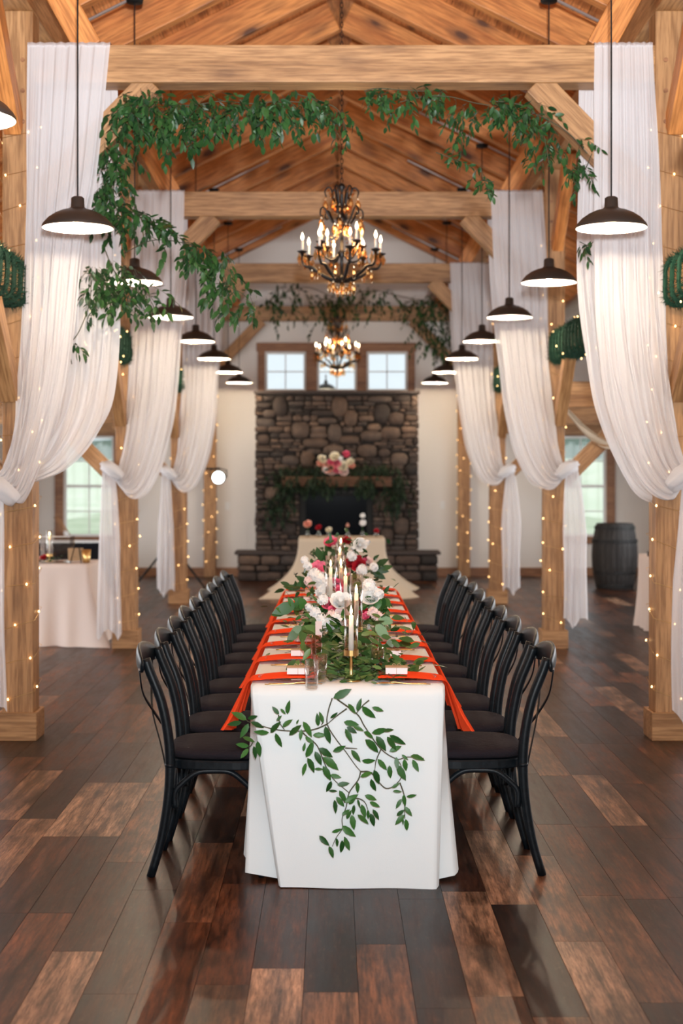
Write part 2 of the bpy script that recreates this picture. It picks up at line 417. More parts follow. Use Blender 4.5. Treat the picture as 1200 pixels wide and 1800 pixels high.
o = wall_with_holes('wall_front', 'y', YF-.2, -XE-.2, XE+.2, 3.45, [(-4.2, 4.2, 0, 3.4)], gable=True)

def window(n, x0, x1, z0, z1, y, mx=1, mz=1, axis='y', frame=.035, trim=.0, side=1):
    """sash, muntins and glass filling one opening of a wall"""
    def bx(mb, a0, a1, c0, c1, d0, d1):
        if axis == 'y': mb.box(a0, a1, y+c0, y+c1, d0, d1)
        else: mb.box(min(y+side*c0, y+side*c1), max(y+side*c0, y+side*c1), a0, a1, d0, d1)
    root = empty('window_%d' % n, ((x0+x1)/2, y, z0) if axis == 'y' else (y, (x0+x1)/2, z0), kind='structure')
    f = MB(); fw = frame
    bx(f, x0, x0+fw, .03, .09, z0, z1); bx(f, x1-fw, x1, .03, .09, z0, z1); bx(f, x0+fw, x1-fw, .03, .09, z0, z0+fw); bx(f, x0+fw, x1-fw, .03, .09, z1-fw, z1)
    inv = (-root.location[0], -root.location[1], -root.location[2])
    f.build('window_frame', M['whitepaint'], root, loc=inv)
    for i in range(1, mx+1):
        xx = x0+(x1-x0)*i/(mx+1); g = MB(); bx(g, xx-.008, xx+.008, .045, .07, z0+fw, z1-fw); g.build('muntin', M['whitepaint'], root, loc=inv)
    for i in range(1, mz+1):
        zz = z0+(z1-z0)*i/(mz+1); t = .022 if (mz == 3 and i == 2) else .008
        g = MB(); bx(g, x0+fw, x1-fw, .045, .07, zz-t, zz+t); g.build('muntin', M['whitepaint'], root, loc=inv)
    g = MB(); bx(g, x0+fw, x1-fw, .055, .060, z0+fw, z1-fw); g.build('pane', M['pane'], root, loc=inv)
    return root
M['whitepaint'] = mat('white_paint', (.8, .8, .79), .5)
wn = 1
for (a, b, c, d) in TR: window(wn, a, b, c, d, YB, 1, 1); wn += 1
for (a, b, c, d) in BW: window(wn, a, b, c, d, YB, 1, 3); wn += 1
for (a, b, c, d) in WH:
    window(wn, a, b, c, d, XE, 1, 3, 'x'); wn += 1
    window(wn, a, b, c, d, -XE, 1, 3, 'x', side=-1); wn += 1
# wooden casings
def casing(n, parts):
    mb = MB()
    for q in parts: mb.box(*q)
    o = mb.build('trim_%d' % n, M['trimwood'], bevel=.004); o['kind'] = 'structure'
y0, y1 = YB-.03, YB
casing(1, [(-1.20, -1.09, y0, y1, 2.74, 3.40), (-.47, -.30, y0, y1, 2.74, 3.40), (.30, .45, y0, y1, 2.74, 3.40), (1.07, 1.18, y0, y1, 2.74, 3.40), (-1.22, 1.20, y0-.01, y1, 3.40, 3.53), (-1.20, 1.18, y0, y1, 2.70, 2.80)])
for n, (a, b, c, d) in enumerate(BW): casing(2+n, [(a-.13, a, y0, y1, c, d), (b, b+.13, y0, y1, c, d), (a-.15, b+.15, y0-.01, y1, d, d+.14), (a-.13, b+.13, y0-.01, y1, c-.11, c)])
n = 4
for sx in (-1, 1):
    for (a, b, c, d) in WH:
        xa, xb = sorted((sx*XE, sx*(XE-.03)))
        casing(n, [(xa, xb, a-.12, a, c, d), (xa, xb, b, b+.12, c, d), (xa, xb, a-.13, b+.13, d, d+.13), (xa, xb, a-.12, b+.12, c-.1, c)]); n += 1
for nm, q in (('back', (-XE, XE, YB-.025, YB, 0, .13)), ('left', (-XE, -XE+.025, YF, YB, 0, .13)), ('right', (XE-.025, XE, YF, YB, 0, .13))):
    o = MB().box(*q).build('baseboard_'+nm, M['trimwood']); o['kind'] = 'structure'
# grass outside, its colour paled to carry the overexposed daylight
gm = mat('lawn', (.36, .46, .20), .95); g_ = noise(gm, objvec(gm, rnd=False), .8, 5); r_ = ramp(gm, [(.35, (.58, .66, .42)), (.65, (.82, .84, .62))]); lk(gm, g_, r_.inputs[0]); lk(gm, r_.outputs[0], bsdf(gm).inputs['Base Color'])
G = np.array([[(x, y, -.25+(.035*max(0, y-26)) + .25*math.sin(x*.11+y*.07)) for y in np.linspace(21.9, 110, 24)] for x in np.linspace(-70, 70, 24)])
mbg = MB().grid(G); 
for s in (-1, 1): mbg.box(min(s*5.3, s*70), max(s*5.3, s*70), -40, 21.9, -.3, -.25)
mbg.box(-5.3, 5.3, -40, -5.3, -.3, -.25)
o = mbg.build('ground', gm); o['kind'] = 'structure'
# hills far away: built as low green rise
G = np.array([[(x, 120+8*math.sin(x*.03)+j*6, -1+j*1.6+2.0*math.sin(x*.045+.7)*j/4) for j in range(5)] for x in np.linspace(-90, 90, 40)])
o = MB().grid(G).build('hill', mat('hill_green', (.16, .22, .17), 1), smooth=True); o['kind'] = 'structure'

# ------------------------------------------------------------------ timber frame
PX = 1.91; PT = .18        # post centre, post size
NM = ['nearest', 'second', 'third', 'rearmost']
SIDE = {-1: 'left', 1: 'right'}
for b, D in enumerate(BENT):
    for s in (-1, 1):
        x = s*PX; hz = 4.27
        r = empty('timber_post', (x, D+PT/2, 0), label='square honey-coloured timber post with plinth, %s post in the %s row' % (NM[b], SIDE[s]), cat='post', group='timber posts of the barn frame')
        MB().box(-PT/2, PT/2, -PT/2, PT/2, 0, hz).build('shaft', M['postZ'], r, bevel=.006)
        if b < 3:
            h = PT/2+.014
            p = MB(); p.box(-h-.012, h+.012, -h-.012, -h+.008, 0, .165); p.box(-h-.012, h+.012, h-.008, h+.012, 0, .165)
            p.box(-h-.012, -h+.008, -h+.008, h-.008, 0, .165); p.box(h-.008, h+.012, -h+.008, h-.008, 0, .165)
            p.build('plinth', M['postX'], r, bevel=.004)
        if b < 3:
            for zz in (3.62, 3.80, 3.98): MB().tube([(-.03*s, -PT/2-.006, zz), (-.03*s, -PT/2+.02, zz)], .014, 8).build('peg', M['trimwood'], r)
    nmb = ['nearest', 'second', 'third', 'rearmost'][b]
    tb = empty('tie_beam', (0, D+PT/2, 3.85), label='long horizontal timber tie beam across the hall, %s of the four' % nmb, cat='beam', group='tie beams')
    MB().box(-1.82, 1.82, -PT/2, PT/2, 0, .22).build('beam', M['postX'], tb, bevel=.006)
    def brace(nm, a, b_, w, h, m, lab, grp):
        a, b_ = Vector(a), Vector(b_); L = (b_-a).length; d = (b_-a).normalized()
        o = MB().box(0, L, -w/2, w/2, -h/2, h/2).build(nm, m, bevel=.005); o.location = a
        xax = d; zax = Vector((0, 0, 1)); yax = zax.cross(xax).normalized(); zax = xax.cross(yax)
        o.rotation_euler = Matrix((xax, yax, zax)).transposed().to_euler()
        tag(o, lab, 'brace', grp); return o
    for s in (-1, 1):
        nb_ = '%s bent, %s side' % (nmb, SIDE[s])
        brace('knee_brace', (s*1.84, D+PT/2, 3.13), (s*1.13, D+PT/2, 3.86), .13, .16, M['postX'], 'diagonal timber knee brace from post up to tie beam, '+nb_, 'knee braces under the tie beams')
        brace('upper_strut', (s*1.50, D+PT/2, 4.06), (s*1.86, D+PT/2, 4.72), .14, .16, M['rafter'], 'steep orange strut rising from tie beam to roof, '+nb_, 'struts above the tie beams')
        # aisle beam and its brace
        a = MB().box(min(s*2.0, s*XE), max(s*2.0, s*XE), -.07, .07, 0, .23).build('aisle_beam', M['postX'], loc=(0, D+PT/2, 2.15), bevel=.005)
        tag(a, 'horizontal timber beam crossing the side aisle, '+nb_, 'beam', 'aisle beams')
        if b < 3:
            brace('aisle_brace', (s*2.0, D+PT/2, 1.50), (s*2.66, D+PT/2, 2.16), .11, .14, M['postX'], 'diagonal brace from post out to aisle beam, '+nb_, 'aisle braces')
        # braces running along the row of posts
        for sg, wd in ((-1, 'towards the entrance'), (1, 'towards the fireplace')):
            if b == 3 and sg == 1: continue
            yy = D if sg < 0 else D+PT
            brace('long_brace', (x*0+s*1.93, yy, 3.58), (s*1.93, yy+sg*.72, 4.28), .10, .14, M['rafter'], 'brace leaning %s under the eaves plate, %s' % (wd, nb_), 'upper braces along the post rows')
            brace('girt_brace', (s*1.95, yy, 2.02), (s*1.95, yy+sg*.56, 2.58), .10, .13, M['postX'], 'low brace leaning %s below the green garland, %s' % (wd, nb_), 'lower braces along the post rows')
for s in (-1, 1):
    o = MB().box(-.09, .09, 0, YB-YF, 0, .26).build('eaves_plate', M['postY'], loc=(s*PX, YF, 4.27), bevel=.005)
    tag(o, 'long timber plate on top of the %s row of posts' % SIDE[s], 'beam')
    for k in range(4):
        ya = (BENT[k-1]+PT if k else 4.5); yb = BENT[k]
        bn = ['in front of the nearest post', 'between nearest and second post', 'between second and third post', 'between third post and end wall'][k]
        o = MB().box(-.05, .05, 0, yb-ya, 0, .14).build('girt', M['postY'], loc=(s*1.95, ya, 2.60), bevel=.004)
        tag(o, 'horizontal rail wrapped in pine garland, %s side, %s' % (SIDE[s], bn), 'beam', 'garlanded rails')
        # the pine garland winding round it
        r = empty('pine_garland', (s*1.95, (ya+yb)/2, 2.67), label='thick green pine garland coiled round the %s rail %s' % (SIDE[s], bn), cat='garland', group='coiled pine garlands')
        L = yb-ya; turns = L/.165; t = np.linspace(0, turns*2*PI, int(turns*16)); yy = t/(2*PI)*.165-L/2
        sq = lambda q: np.sign(q)*abs(q)**.55; A = np.stack([.10*sq(np.cos(t)), yy, .135*sq(np.sin(t))], 1)
        MB().tube(A, .014, 6).build('core', M['pine'], r)
        # needles
        dens = 230 if k < 3 else 90
        n = int(turns*2*PI*.12*dens*(11 if k < 3 else 12)/3)
        idx = NR.rand(n)*(len(A)-1); i0 = idx.astype(int); fr = (idx-i0)[:, None]
        base = A[i0]*(1-fr)+A[np.minimum(i0+1, len(A)-1)]*fr
        tan = A[np.minimum(i0+1, len(A)-1)]-A[i0]; tan /= np.linalg.norm(tan, axis=1)[:, None]+1e-9
        rv = NR.randn(n, 3); rv /= np.linalg.norm(rv, axis=1)[:, None]; d = rv+tan*.5; d /= np.linalg.norm(d, axis=1)[:, None]
        Ln = .034+.026*NR.rand(n)[:, None]; sd = np.cross(d, NR.randn(n, 3)); sd /= np.linalg.norm(sd, axis=1)[:, None]
        wv = .0036*(1 if k < 2 else 1.4)
        V = np.stack([base-sd*wv, base+sd*wv, base+d*Ln], 1).reshape(-1, 3)
        m = MB(); m.v = [tuple(p) for p in V]; m.f = [(3*i, 3*i+1, 3*i+2) for i in range(n)]
        o = m.build('needles', M['pine'], r); o['kind'] = 'stuff'
        for q in range(int(L/.14)):
            a = NR.rand()*2*PI
            o = put('bulb', FB, r) if 'FB' in globals() else None
            if o is None:
                FB = MB().lathe([(0, -.007), (.0045, -.004), (.005, .002), (.0025, .006), (0, .008)], 6).mesh('fairy', M['fairy']); o = put('bulb', FB, r)
            o.location = (.14*math.cos(a), -L/2+.1+q*.14, .17*math.sin(a))
# round ducts in the aisles
for s in (1,):
    o = MB().tube([(s*3.0, y, 3.63) for y in np.linspace(3, 21.4, 12)], .15, 24).build('air_duct', M['silver'], smooth=True)
    tag(o, 'round silver air duct under the right aisle roof', 'duct')

# ------------------------------------------------------------------ fairy light strings on the posts
for b, D in enumerate(BENT):
    for s in (-1, 1):
        r = empty('string_lights', (s*PX, D+PT/2, .2), label='warm fairy lights on thin wire spiralling round the %s post in the %s row' % (NM[b], SIDE[s]), cat='fairy lights', group='fairy lights on the posts')
        h = PT/2+.012; pitch = .22; z = .04; pts = []
        per = [(-h, -h), (h, -h), (h, h), (-h, h)]
        turns = int(3.6/pitch)
        for tn in range(turns):
            for q in range(4): pts.append((per[q][0]*-s, per[q][1], .02+(tn+q/4)*pitch+NR.uniform(-.02, .02)))
        MB().tube(np.array(pts), .0014, 4).build('wire', M['gold'], r)
        pts = np.array(pts); seg = np.linalg.norm(np.diff(pts, axis=0), axis=1); cum = np.concatenate([[0], np.cumsum(seg)])
        pos = .05
        while pos < cum[-1]:
            i = min(np.searchsorted(cum, pos)-1, len(pts)-2); f = (pos-cum[i])/seg[i]; p = pts[i]*(1-f)+pts[i+1]*f
            if not (abs(p[1]-h) < .01 and b == 3):
                o = put('bulb', FB, r); o.location = tuple(p+NR.uniform(-.004, .004, 3))
            pos += .21+NR.rand()*.08
# ------------------------------------------------------------------ sheer curtains
def curtain(D, s, inner_f, inner_b, outer, tie, tail, lab, seed):
    rs = np.random.RandomState(seed)
    root = empty('sheer_curtain', (s*1.6, D+PT/2, 4.09), label=lab, cat='curtain', group='sheer white curtains on the tie beams')
    off = (-s*1.6, -(D+PT/2), -4.09)
    NU, NV = 84, 64
    ph = rs.rand(6)*6.28
    def fold(u, amp):
        return amp*(np.sin(2*PI*6.5*u+ph[0]+.8*np.sin(5*u+ph[1]))+.55*np.sin(2*PI*13*u+ph[2])+.3*np.sin(2*PI*23*u+ph[3]))
    def panel(inner, outer, tie, ysgn, name, back=False):
        n = max(len(inner), len(outer))
        ci = cr([(a, z, 0) for a, z in inner]+[(tie[0], tie[1]-.05, 1)], NV); co = cr([(a, z, 0) for a, z in outer]+[(tie[0]+.02, tie[1]+.05, 1)], NV)
        G = np.zeros((NV, NU, 3))
        for j in range(NU):
            u = j/(NU-1); uu = u
            a = co[:, 0]*(1-uu)+ci[:, 0]*uu; z = co[:, 1]*(1-uu)+ci[:, 1]*uu
            v = np.linspace(0, 1, NV); gat = np.clip((v-.55)/.45, 0, 1)
            yb = (D-.012 if not back else D+PT+.015)
            yt = D-.05
            y = yb*(1-gat**1.2)+yt*gat**1.2
            amp = (.010+.024*np.minimum(v*3, 1))*(1-.35*gat)
            fy = np.array([fold(u+.05*math.sin(3*vv+ph[4]), 1) for vv in v])
            y = y-ysgn*amp*(fy*.5+.9)
            z = z+gat*.012*fold(u*1.3+.2, 1)*(1-gat*.3)
            a = a+.006*np.array([fold(u*.7+.3*vv, 1) for vv in v])*np.minimum(v*2, 1)
            G[:, j, 0] = s*a; G[:, j, 1] = y; G[:, j, 2] = z
        return MB().grid(G).build(name, M['sheer'], root, smooth=True, loc=off)
    if inner_b: panel(inner_b, outer, (tie[0]-.02, tie[1]-.03), -1, 'back_panel', True)
    panel(inner_f, outer, tie, 1, 'front_panel')
    # cloth over the top of the beam
    G = np.zeros((5, 40, 3))
    for j in range(40):
        u = j/39; a = outer[0][0]*(1-u)+inner_f[0][0]*u
        for i, (yy, zz) in enumerate([(D-.022, 4.05), (D-.016, 4.078), (D+PT/2, 4.082), (D+PT+.016, 4.078), (D+PT+.022, 4.03)]):
            G[i, j] = (s*a, yy+.004*math.sin(j*1.9), zz+.003*math.sin(j*1.3))
    MB().grid(G).build('top_fold', M['sheer'], root, smooth=True, loc=off)
    # gathered band round the post
    pts = [(tie[0]-.10, D-.07, tie[1]-.10), (tie[0]-.02, D-.085, tie[1]-.03), (tie[0]+.05, D-.05, tie[1]+.0), (tie[0]+.06, D+.03, tie[1]+.01)]
    pth = cr([(s*a, y, z) for a, y, z in pts], 12); mb = MB(); seg = 20
    mb.tube(pth, [.035, .045, .05, .055, .055, .055, .05, .05, .045, .04, .04, .03], seg)
    for i, p in enumerate(mb.v):
        k = i % seg; c = pth[min(i//seg, 11)]; q = c+(np.array(p)-c)*(1+.18*math.sin(k*2.4)+.1*math.sin(k*5+i//seg)); mb.v[i] = tuple(q)
    mb.build('tie_back', M['sheer'], root, smooth=True, loc=off)
    # tail hanging to the floor
    t0, t1, zb = tail; NV2 = 36; G = np.zeros((NV2, 46, 3))
    for i in range(NV2):
        v = i/(NV2-1); e = min(1, v*2.2)**.7
        for j in range(46):
            u = j/45; a = (tie[0]-.01+.07*u)*(1-e)+(t0+(t1-t0)*u)*e
            zz = tie[1]+.0-(tie[1]-zb-.10*abs(math.sin(u*PI*1.3+ph[5]))*1)*v
            G[i, j] = (s*(a+.008*math.sin(6*v+4*u+ph[1])), D-.055-.020*(1+math.sin(2*PI*3.5*u+ph[0]+v*1.5)+.4*math.sin(2*PI*8*u+ph[2]))*(.4+.9*v), zz)
    MB().grid(G).build('tail', M['sheer'], root, smooth=True, loc=off)
    return root
OUT = [(1.848, 4.06), (1.855, 3.4), (1.86, 2.85), (1.885, 2.25), (1.92, 1.85), (1.97, 1.62)]
INF = [(1.365, 4.06), (1.44, 3.3), (1.52, 2.87), (1.60, 2.17), (1.70, 1.78), (1.84, 1.42), (1.92, 1.40)]
INB = [(1.36, 4.06), (1.345, 3.3), (1.34, 2.75), (1.375, 2.1), (1.47, 1.80), (1.65, 1.585), (1.85, 1.50)]
IN2 = [(1.385, 4.06), (1.40, 3.3), (1.455, 2.73), (1.50, 2.13), (1.585, 1.72), (1.72, 1.40), (1.86, 1.34)]
IN2R = [(1.335, 4.06), (1.37, 3.3), (1.42, 2.73), (1.49, 2.2), (1.58, 1.77), (1.72, 1.48), (1.88, 1.42)]
OUTR = [(1.80, 4.06), (1.835, 3.4), (1.845, 2.85), (1.87, 2.4), (1.91, 1.95), (1.96, 1.66)]
INR = [(1.46, 4.06), (1.455, 3.3), (1.46, 2.6), (1.50, 2.13), (1.58, 1.80), (1.72, 1.50), (1.88, 1.40)]
INRB = [(1.41, 4.06), (1.40, 3.3), (1.40, 2.7), (1.475, 2.13), (1.57, 1.78), (1.70, 1.47), (1.85, 1.38)]
curtain(BENT[0], -1, INF, INB, OUT, (2.0, 1.50), (1.965, 2.14, .12), 'sheer white curtain draped over the nearest tie beam, left side, tied back at left post', 1)
curtain(BENT[0], 1, INR, INRB, OUTR, (1.98, 1.58), (1.905, 2.12, .10), 'sheer white curtain draped over the nearest tie beam, right side, tied back at right post', 2)
curtain(BENT[1], -1, IN2, [(a-.01, z) for a, z in IN2], OUT, (2.03, 1.62), (1.94, 2.14, .08), 'sheer white curtain on the second tie beam, left side', 3)
curtain(BENT[1], 1, IN2R, [(a-.01, z) for a, z in IN2R], OUTR, (2.02, 1.63), (1.97, 2.19, .18), 'sheer white curtain on the second tie beam, right side', 4)
curtain(BENT[2], -1, IN2, [(a-.01, z) for a, z in IN2], OUT, (2.03, 1.60), (1.95, 2.15, .08), 'sheer white curtain on the third tie beam, left side', 5)
curtain(BENT[2], 1, IN2R, [(a-.01, z) for a, z in IN2R], OUTR, (2.02, 1.62), (1.95, 2.17, .10), 'sheer white curtain on the third tie beam, right side', 6)

# ------------------------------------------------------------------ dome pendants
def pendant(x, D, zr, lab):
    r = empty('pendant_lamp', (x, D, zr), label=lab, cat='lamp', group='two rows of dark dome pendant lamps')
    zc = RZ-abs(x)*SL-zr
    if not hasattr(pendant, 'm'):
        S = [(.187, 0), (.187, .012), (.180, .024), (.155, .052), (.120, .076), (.085, .092), (.048, .102), (.036, .112), (.034, .160), (.022, .168), (0, .170)]
        pendant.m = {'shade': MB().lathe(S, 40, cap=False).mesh('shade', M['satin']),
                     'shade_lining': MB().lathe([(.185, .001), (.176, .020), (.151, .047), (.116, .071), (.082, .087), (.045, .098), (0, .10)], 40, cap=False).mesh('lining', M['lining']),
                     'bulb': MB().lathe([(0, .02), (.018, .024), (.029, .042), (.026, .062), (.014, .082), (.014, .098)], 14, cap=False).mesh('bulb', M['bulb']),
                     'canopy': MB().lathe([(0, -.03), (.055, -.028), (.062, 0), (0, .004)], 18).mesh('canopy', M['black'])}
    m = pendant.m
    for k in ('shade', 'shade_lining', 'bulb'): put(k, m[k], r)
    c = put('canopy', m['canopy'], r); c.location = (0, 0, zc)
    MB().tube([(0, 0, .165), (0, 0, zc)], .0042, 6).build('cord', M['black'], r)
    l = light('pendant_light', 'POINT', (0, 0, .010), PENDANT_W, WARM, size=.012); l.parent = r
    # conduit on the roof feeding the lamp
    if D > 8:
        cpt = [(0, 0, zc+.012)]
        d0 = (.62 if x < 0 else -.62)
        MB().tube([(d0, .0, zc+.012+.62*SL-.0), (-d0*.55, .0, zc+.012-.34*SL)], .011, 6).build('conduit', M['silver'], r)
    return r
PD = [5.2]+[7.52+2.165*i for i in range(7)]
for i, D in enumerate(PD):
    for s in (-1, 1):
        x = s*1.405+(-.01 if s < 0 else 0)
        lab = 'dark dome pendant lamp, %s in the %s row' % (ORD[i], SIDE[s])
        pendant(x, D, 2.857, lab)

# ------------------------------------------------------------------ chandeliers
def chandelier(D, lab):
    r = empty('chandelier', (0.0, D, 2.95), label=lab, cat='chandelier', group='two crystal chandeliers')
    rs = random.Random(3)
    st = MB().lathe([(0, -.02), (.012, 0), (.02, .02), (.045, .04), (.03, .06), (.012, .08), (.012, .20), (.035, .23), (.014, .26), (.010, .42), (.030, .46), (.045, .49), (.02, .52), (.012, .56), (.012, .70), (.028, .72), (.02, .745), (0, .75)], 14)
    st.build('stem', M['iron'], r, smooth=True)
    def ring(n, R0, z0, zt, pts, ph, flame, rad):
        for k in range(n):
            a = ph+2*PI*k/n; ca, sa = math.cos(a), math.sin(a)
            path = cr([(q*ca, q*sa, z) for q, z in pts], 18)
            arm = MB().tube(path, np.linspace(rad*1.25, rad*.7, 18), 7).build('arm', M['iron'], r, smooth=True)
            if not flame: continue
            x, y, z = R0*ca, R0*sa, zt
            put('bobeche', CH['bob'], r).location = (x, y, z)
            c = put('candle', CH['can'], r); c.location = (x, y, z+.012)
            f = put('flame', CH['fla'], c); f.location = (0, 0, .075)
            for q in range(4):
                b = a+q*PI/2+.4; o = put('crystal', CH['cry'], r); o.location = (x+.030*math.cos(b), y+.030*math.sin(b), z-.005); o.rotation_euler = (0, 0, b); o.scale = (1.35, 1.35, rs.uniform(1.0, 1.7))
    if not hasattr(chandelier, 'ch'):
        bob = MB().lathe([(.010, -.03), (.014, -.012), (.034, 0), (.040, .006), (.034, .004), (.012, .006), (.012, .014)], 14)
        can = MB().lathe([(0, 0), (.0085, 0), (.0085, .072), (.004, .076), (0, .076)], 10)
        fla = MB().lathe([(.004, 0), (.010, .012), (.0115, .024), (.007, .040), (.002, .054), (0, .058)], 10)
        cry = MB().lathe([(0, 0), (.004, -.006), (.003, -.012), (.010, -.024), (.012, -.036), (.006, -.052), (0, -.060)], 6)
        bead = MB().lathe([(0, -.008), (.008, 0), (0, .008)], 6)
        chandelier.ch = {'bob': bob.mesh('bobeche', M['iron']), 'can': can.mesh('candle', M['wax']), 'fla': fla.mesh('flame', M['bulbc']), 'cry': cry.mesh('crystal', M['crystal'], False), 'bead': bead.mesh('bead', M['crystal'], False)}
    global CH; CH = chandelier.ch
    ring(8, .295, 0, .235, [(.02, .03), (.09, .045), (.17, .085), (.22, .125), (.27, .13), (.295, .17), (.295, .21)], .2, True, .0125)
    ring(4, .185, 0, .30, [(.03, .22), (.08, .18), (.14, .19), (.175, .23), (.185, .275)], .62, True, .007)
    ring(6, .15, 0, 0, [(.02, .42), (.08, .47), (.13, .56), (.16, .555), (.165, .51), (.14, .50)], .3, False, .007)
    ring(6, .1, 0, 0, [(.02, .56), (.05, .60), (.075, .70), (.10, .72), (.125, .69), (.115, .65)], .1, False, .007)
    for n, R0, z, sc_ in ((6, .165, .50, 1.5), (6, .12, .65, 1.5), (8, .06, .46, 1.3), (8, .05, .60, 1.1), (10, .22, .12, 1.2), (8, .09, .03, 1.3), (6, .04, -.0, 1.1)):
        for k in range(n):
            a = 2*PI*k/n+R0*9; o = put('crystal', CH['cry'], r); o.location = (R0*math.cos(a), R0*math.sin(a), z); o.scale = (sc_*1.25, sc_*1.25, sc_*rs.uniform(1.0, 1.5))
    # swags of beads
    def swag(p, q, sag, n):
        for i in range(n):
            t = (i+.5)/n; x = p[0]*(1-t)+q[0]*t; y = p[1]*(1-t)+q[1]*t; z = p[2]*(1-t)+q[2]*t-sag*4*t*(1-t)
            o = put('bead', CH['bead'], r); o.location = (x, y, z)
    for k in range(6):
        a, b = .1+2*PI*k/6, .1+2*PI*(k+1)/6
        swag((.1*math.cos(a), .1*math.sin(a), .71), (.1*math.cos(b), .1*math.sin(b), .71), .05, 7)
        swag((.03*math.cos(a), .03*math.sin(a), .45), (.185*math.cos(a), .185*math.sin(a), .30), .06, 8)
    # chain
    zt = RZ+RD-2.97; ch = MB(); z = .75; i = 0
    lkm = MB(); t = np.linspace(0, 2*PI, 11)[:-1]
    loop = [(.010*math.cos(a), 0, .022*math.sin(a)) for a in t]; loop.append(loop[0]); lkm.tube(loop, .0028, 5, up=(0, 1, 0))
    lm = lkm.mesh('link', M['black'])
    while z < zt:
        o = put('link', lm, r); o.location = (0, 0, z+.02); o.rotation_euler = (0, 0, (i % 2)*PI/2); z += .036; i += 1
    MB().lathe([(0, -.03), (.06, -.028), (.07, 0), (0, .01)], 18).build('canopy', M['black'], r).location = (0, 0, zt+.01)
    l = light('chandelier_light', 'POINT', (0, 0, .34), CHAND_W, (1, .62, .30), size=.10); l.parent = r
M['bulbc'] = emis('candle_bulb', (1, .78, .5), 12)
chandelier(10.5, 'ornate crystal chandelier with twelve candle bulbs, the nearer and larger looking')
chandelier(19.3, 'crystal chandelier with candle bulbs in front of the high windows, the farther one')

# ------------------------------------------------------------------ cross-back chairs
def build_chair():
    r = empty('cross_back_chair', (0, 0, 0))
    bk = M['chair']
    # faces +X ; y is width
    for s in (-1, 1):
        y = s*.192
        p = cr([(-.245, y*1.02, 0), (-.205, y, .14), (-.178, y, .30), (-.170, y, .43), (-.178, y, .55), (-.205, y*.99, .68), (-.248, y*.97, .79), (-.266, y*.965, .842)], 22)
        MB().tube(p, np.concatenate([np.linspace(.0170, .0200, 10), np.linspace(.020, .0190, 12)]), 12).build('rear_leg', bk, r, smooth=True)
        MB().tube([(-.171, y, .425), (-.170, y, .437)], .0205, 12).build('collar', bk, r, smooth=True)
    for s in (-1, 1):
        p = cr([(.160, s*.178, .42), (.168, s*.19, .25), (.185, s*.200, 0)], 10)
        MB().tube(p, np.linspace(.0185, .0135, 10), 12).build('front_leg', bk, r, smooth=True)
    # seat frame: rounded trapezoid band
    def outl(k, grow=0):
        t = 2*PI*k/40; c, s_ = math.cos(t), math.sin(t); e = .52
        x = math.copysign(abs(c)**e, c)*(.188+grow); y = math.copysign(abs(s_)**e, s_)*(.205+grow)
        return x, y*(1+.10*(x/.19))
    V = MB(); rings = [(-.03, .418), (0, .414), (.003, .418), (.003, .444), (0, .450), (-.03, .452)]
    G = [[(*outl(k, g), z) for k in range(40)] for g, z in rings]; V.grid(np.array(G), wrap=True)
    V.f.append(tuple(range(40))[::-1]); V.f.append(tuple(5*40+k for k in range(40)))
    V.build('seat_frame', bk, r, smooth=False, bevel=0)
    C = MB(); G = [[(*outl(k, g), z) for k in range(40)] for g, z in [(-.02, .452), (-.006, .456), (.002, .470), (-.004, .482), (-.025, .491), (-.09, .497), (-.15, .499)]]
    C.grid(np.array(G), wrap=True); C.f.append(tuple(6*40+k for k in range(40)))
    C.build('cushion', M['cushion'], r, smooth=True)
    # bent arches under the seat
    def arch(a, b, zt, zb, nm='arch_brace'):
        a = np.array(a); b = np.array(b); d = b-a
        pts = [a+[0, 0, zb], a+[0, 0, (zb+zt)/2-.01]+0*d, a+d*.10+[0, 0, zt-.045], a+d*.28+[0, 0, zt-.006], a+d*.5+[0, 0, zt], a+d*.72+[0, 0, zt-.006], a+d*.90+[0, 0, zt-.045], b+[0, 0, (zb+zt)/2-.01], b+[0, 0, zb]]
        MB().tube(cr(pts, 34), .0115, 8).build(nm, bk, r, smooth=True)
    for s in (-1, 1): arch((-.150, s*.196, 0), (.145, s*.178, 0), .408, .265)
    arch((-.172, -.168, 0), (-.172, .168, 0), .408, .265); arch((.160, -.158, 0), (.160, .158, 0), .408, .265)
    # crest rail bowed backwards
    y = np.linspace(-.222, .222, 25); path = np.stack([-.272-.040*(1-(y/.222)**2), y, .812+.030*(1-(y/.222)**2)], 1)
    m = MB(); m.tube(path, np.interp(abs(y), [0, .14, .20, .222], [1.05, .95, .72, .45]), 14, up=(0, 0, 1), ell=(.012, .042)); m.build('crest_rail', bk, r, smooth=True)
    for s in (-1, 1):
        b = MB().tube([(-.272, s*.196, .80), (-.292, s*.196, .80)], .007, 8).build('bolt', M['silver'], r, smooth=True)
        pts = [(-.288, s*.20, .80), (-.283, s*.13, .70), (-.256-(.006 if s > 0 else 0), 0, .605), (-.215, -s*.12, .50), (-.188, -s*.185, .425)]
        MB().tube(cr(pts, 20), 1, 6, up=(1, 0, .3), ell=(.011, .0035)).build('cross_strap', bk, r, smooth=True)
    return r
ch0 = build_chair()
for i in range(9):
    for s in (-1, 1):
        o = ch0 if (i == 0 and s == -1) else copy_tree(ch0)
        x = -.528 if s < 0 else .503
        o.location = (x+R.uniform(-.006, .006), 5.715+.525*i+R.uniform(-.012, .012), 0); o.rotation_euler = (0, 0, 0 if s < 0 else PI)
        if i: o.rotation_euler[2] += R.uniform(-.02, .02)
        tag(o, 'black cross-back chair with dark cushion, %s on the %s side of the long table' % (ORD[i], SIDE[s]), 'chair', 'black chairs along the long table')

